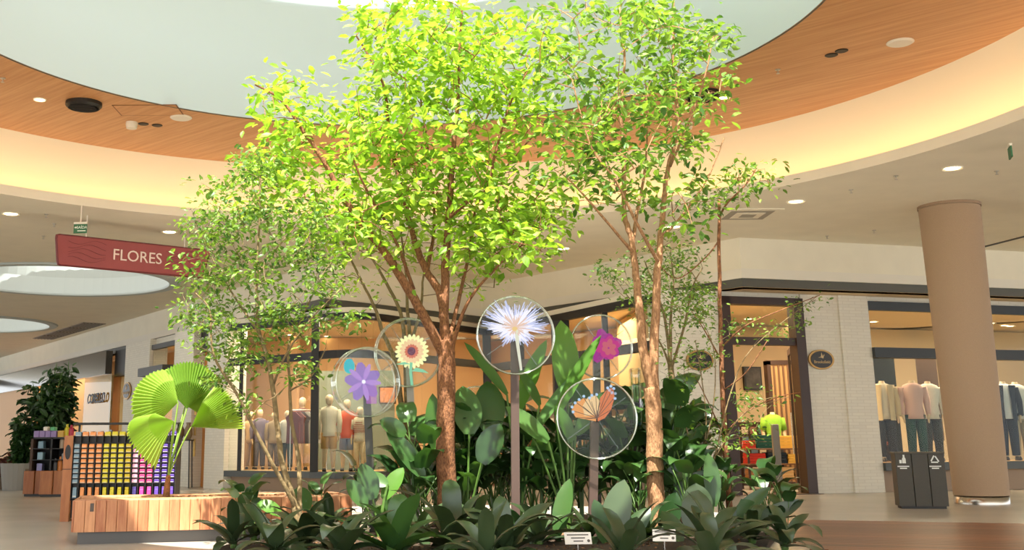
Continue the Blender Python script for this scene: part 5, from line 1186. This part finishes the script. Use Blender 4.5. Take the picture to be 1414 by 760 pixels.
# clothes rail
rk = thing('clothes_rail', 'steel clothes rail with hanging shirts in the corner window', 'clothes rail', MP(426, 31.4, .52)); xw = 1.0
for x in (-xw / 2, xw / 2): MB().tube([(x, 0, 0), (x, 0, 1.62)], .015, 6).build('upright', STEEL, rk)
MB().tube([(-xw / 2, 0, 1.62), (xw / 2, 0, 1.62)], .014, 6).build('rail', STEEL, rk)
for k, hx in enumerate(('#7a4448', '#8a5a58', '#6d6a70', '#d6d0c8', '#b9c0c4', '#e2dcd2', '#c8bcc4', '#d9d2c8')):
    p = Vector(MP(426, 31.4, .52)) + Vector((-.42 + k * .12, 0, .72))
    g_ = MB().loft([[(-.03, -.22, 0), (.03, -.22, 0), (.03, .22, 0), (-.03, .22, 0)], [(-.035, -.2, .55), (.035, -.2, .55), (.035, .2, .55), (-.035, .2, .55)], [(-.03, -.26, .7), (.03, -.26, .7), (.03, .26, .7), (-.03, .26, .7)], [(-.015, -.06, .86), (.015, -.06, .86), (.015, .06, .86), (-.015, .06, .86)]])
    g_.tube([(0, 0, .84), (0, 0, .9)], .006, 5)
    gg = g_.build('hanging_shirt', mat('cloth ' + hx, hx, .85)); gg.location = p; gg.rotation_euler = (0, 0, R(60))
    tag(gg, ('maroon', 'rose brown', 'slate grey', 'white', 'pale blue', 'ivory', 'lilac', 'cream')[k] + ' shirt hanging on the clothes rail', 'shirt', 'shirts on the rail')
# panel, picture, shelf in the corner shop
pn = MP(492, 32.9, 0); o = struct(MB().box(-1.1, 1.1, 0, .08, .0, 3.3).build('wall_display_panel', mat('grey green panel', '#8e9482', .7))); o.location = (pn[0], pn[1], 0)
pc = pix(535, 546, 32.7); o = thing('framed_poster', 'small orange poster in dark frame in the corner shop', 'poster', pc)
MB().box(-.25, .25, 0, .03, -.25, .25).build('frame', DARKB, o); MB().box(-.21, .21, -.01, 0, -.21, .21).build('print', mat('poster orange', '#e58a4a', .6, var=.3, scale=12), o)
CN = {'#d8cdb8': 'cream', '#7a8a94': 'blue-grey', '#c07a4a': 'rust', '#4a4a52': 'charcoal', '#b89a78': 'tan', '#c9b394': 'sand', '#6a5a4c': 'brown', '#d8ccb8': 'cream', '#8a4a3a': 'brick red', '#4a5a58': 'dark teal', '#a85a4a': 'terracotta', '#5a5a62': 'charcoal', '#e0d8c8': 'ivory', '#d8a090': 'salmon', '#3a3a40': 'black', '#8a6aa8': 'purple', '#c07050': 'rust'}
def shelfunit(px, Y, W, Hh, n, label, goods_, z0=0, d=.4, hx='#8a6a44'):
    p = MP(px, Y, z0); o = thing('shop_shelf', 'brown wooden goods unit, ' + label, 'shelf', p); M_ = mat('shelf' + hx, hx, .5)
    for x in (-W / 2, W / 2 - .04): MB().box(x, x + .04, 0, d, 0, Hh).build('side_panel', M_, o)
    for k in range(n + 1): MB().box(-W / 2 + .04, W / 2 - .04, 0, d, Hh * k / n * .97, Hh * k / n * .97 + .03).build('shelf_board', M_, o)
    MB().box(-W / 2, W / 2, d, d + .02, 0, Hh).build('back_panel', mat('shelf back', '#c49a66', .7), o)
    for k in range(n):
        x = -W / 2 + .1; j = 0
        while x < W / 2 - .22:
            hx_ = goods_[(k * 3 + j) % len(goods_)]; w_ = .2 + .06 * ((k + j) % 3); hh = (.09, .14, .2)[(k * 2 + j) % 3]
            fold((p[0] + x + w_ / 2, Y + .05, z0 + Hh * k / n * .97 + .03), w_, .28, hh, hx_, '%s folded stack, %s shelf up, %s along, on %s' % (CN.get(hx_, 'grey'), ORD[k + 1], ORD[j + 1], label), 'folded stacks on ' + label)
            x += w_ + .05; j += 1
def fold(p, w_, d, hh, hx, label, group, n=None):
    mb = MB(); n = n or max(2, int(hh / .045))
    for k in range(n):
        e_ = .008 * (k % 2); mb.cbox(-w_ / 2 + e_, w_ / 2 - e_, 0, d, hh * k / n, hh * (k + 1) / n - .004, .01)
    o = mb.build('folded_clothes', mat('cloth ' + hx, hx, .85)); o.location = p; tag(o, label, 'clothes', group)
shelfunit(548, 33.6, 1.3, 1.9, 4, 'corner shop shelf', ['#d8cdb8', '#7a8a94', '#c07a4a', '#4a4a52', '#b89a78'])
shelfunit(735, 35.6, 2.2, 2.3, 5, 'back shelf of middle shop', ['#c9b394', '#6a5a4c', '#d8ccb8', '#8a4a3a', '#4a5a58'])
shelfunit(845, 32.6, 1.5, 2.3, 5, 'shelf near dark window posts', ['#d8ccb8', '#a85a4a', '#5a5a62', '#c9b394', '#e0d8c8'])
# right shop through the door
tb = thing('display_table', 'two-tier display table with folded clothes inside the right shop', 'table', MP(1072, 29.6, 0))
for x in (-.75, .71):
    for y in (0, .7): MB().box(x, x + .05, y, y + .05, 0, 1.02).build('leg', DARKB, tb)
for z in (.25, .62, 1.0): MB().cbox(-.78, .78, -.03, .78, z, z + .035, .006).build('tier', mat('table wood', '#6a4428', .5), tb)
tp = MP(1072, 29.6, 0)
for x, z, w_, hh, hx, nm in ((-.22, 1.035, .55, .34, '#0f4a44', 'teal'), (.4, 1.035, .6, .32, '#e0b050', 'mustard yellow'), (-.62, 1.035, .22, .2, '#c03a2e', 'small red'), (-.5, .655, .45, .26, '#b8302a', 'red'), (.02, .655, .5, .28, '#17283a', 'navy'), (.52, .655, .46, .24, '#dcb458', 'golden'), (-.45, .285, .5, .24, '#9a7450', 'brown'), (.12, .285, .6, .28, '#c9ab80', 'beige'), (.58, .285, .3, .24, '#8a6a4a', 'dark tan')):
    fold((tp[0] + x, tp[1] + .02, z), w_, .55, hh, hx, nm + ' folded clothes stack on the display table', None, 4)
mannequin(MP(1070, 31.2, .15), R(4), 2.1, '#8fc83c', '#201c1a', 'headless torso form in lime green shirt behind the display table', False, 'short', 'long')
o = tag(MB().cbox(-.4, .4, -.3, .3, 0, .15, .01).build('riser', DARKB), 'low dark riser under the lime green torso form', 'riser'); o.location = MP(1070, 31.2, 0)
pc = pix(1037, 523, on_line(1037, 31.73, .282).y + .06); o = thing('framed_picture', 'dark framed picture on the beige wall of right shop', 'picture', pc, math.atan2(5.3, 18.8))
MB().box(-.3, .3, -.12, -.02, -.35, .35).build('frame', BLACKM, o); MB().box(-.25, .25, -.13, -.12, -.3, .3).build('print', mat('print dark', '#4a4640', .6, var=.5, scale=5), o)
o = thing('tie_cabinet', 'dark wall cabinet with rows of small goods inside right shop', 'cabinet', (pix(1040, 590, 32.6).x, 32.6, .0))
MB().box(-.9, .9, 0, .35, .0, 1.75).build('body', DARKB, o)
for r_ in range(5):
    for c in range(7): MB().box(-.82 + c * .24, -.64 + c * .24, -.02, 0, .3 + r_ * .28, .5 + r_ * .28).build('pigeonhole_goods', mat('goods%d' % ((r_ + c) % 3), ('#c9b79a', '#8a5a4a', '#5a6a7a')[(r_ + c) % 3], .7), o)
o = thing('wardrobe_frame', 'dark slatted wardrobe door at the back of right shop', 'wardrobe', (pix(1094, 590, 31.6).x, 31.6, 0))
MB().box(-.55, .55, 0, .3, 0, 3.3).build('body', mat('wardrobe tan', '#b89060', .6), o)
for x in (-.58, .48): MB().box(x, x + .1, -.04, .3, 0, 3.4).build('stile', DARKB, o)
MB().box(-.58, .58, -.04, .3, 3.3, 3.42).build('head_rail', DARKB, o)
for k in range(7): MB().box(-.42 + k * .13, -.37 + k * .13, -.03, 0, .1, 3.3).build('slat', mat('slat brown', '#6a4a30', .5), o)
for px in (1021, 1097):
    o = thing('security_gate', 'slim grey anti-theft gate ' + ('left' if px < 1050 else 'right') + ' of the shop entrance', 'security gate', RP(px, .75))
    MB().cbox(-.09, .09, -.05, .05, 0, 1.62, .02).build('panel', mat('gate grey', '#8f8a80', .4), o); MB().cbox(-.12, .12, -.15, .15, 0, .05, .01).build('foot', BLACKM, o)
# right window figures
for px, py, lb, cfg in ((1226, 29.0, 'headless mannequin in cream blazer and dark trousers in right window', ('#d8cdb8', '#2a2a2e', '#e0c79c')), (1268, 28.9, 'headless mannequin in pale pink shirt and teal trousers behind bin', ('#dcb4a8', '#22483f', None)), (1290, 29.3, 'headless mannequin in ivory shirt half behind the column', ('#e6dfd0', '#3a3a34', None)), (1395, 29.7, 'headless mannequin in navy suit and white shirt right of column', ('#d4dae0', '#1c2840', '#1e2a3e')), (1412, 30.0, 'headless mannequin in pale trousers beside the navy suit', ('#e0e0da', '#b9a98c', None))):
    mannequin(MP(px, py, .7), R(-8), 2.28, cfg[0], cfg[1], lb, False, 'long', 'long', cfg[2])
cu = MB(); a0, a1 = RP(1232, 2.2), RP(1330, 2.2); nn = 60
ring0 = [a0.lerp(a1, k / nn) + NR * (.06 * (k % 2)) for k in range(nn + 1)]
cu.loft([[(p.x, p.y, .7) for p in ring0], [(p.x, p.y, 3.4) for p in ring0]], cap=False, close=False)
tag(cu.build('curtain', mat('dark curtain', '#3f4440', .85), loc=a0), 'dark grey pleated curtain hanging behind the right window figures', 'curtain')
cu = MB(); a0, a1 = RP(1362, 2.2), RP(1392, 2.2); ring0 = [a0.lerp(a1, k / 20) + NR * (.06 * (k % 2)) for k in range(21)]
cu.loft([[(p.x, p.y, 1.2) for p in ring0], [(p.x, p.y, 3.6) for p in ring0]], cap=False, close=False)
tag(cu.build('curtain', mat('brown curtain', '#6a5442', .85), loc=a0), 'narrow brown pleated curtain behind the navy suit mannequin', 'curtain')
shelfunit(1212, 29.7, .75, 2.0, 5, 'slim right-window shelf', ['#d8a090', '#d8cdb8', '#3a3a40', '#8a6aa8', '#c07050'], .68, .35, '#5a4a3a')
# stand by the orange door
o = thing('plant_stand', 'black metal stand with two brown vases beside the orange door', 'stand', LP(276, -.5))
for x, y in ((-.2, -.2), (.2, -.2), (.2, .2), (-.2, .2)): MB().tube([(x * 1.2, y * 1.2, 0), (x, y, 1.35)], .018, 5).build('leg', BLACKM, o)
MB().cbox(-.26, .26, -.26, .26, 1.35, 1.38, .005).build('top', BLACKM, o)
for px, hx, nm in ((273, '#7a5a3c', 'brown'), (279, '#8c7a5c', 'tan')):
    p = LP(px, -.5); g_ = MB().lathe([(.07, 0), (.13, .15), (.12, .3), (.06, .42), (.075, .5)], 14, cap=False).build('vase', mat('vase' + hx, hx, .4), smooth=True); g_.location = (p.x, LP(276, -.5).y, 1.38); g_.location.x = LP(276, -.5).x + (-.12 if px < 276 else .12)
    tag(g_, nm + ' vase on the black stand beside the orange door', 'vase')
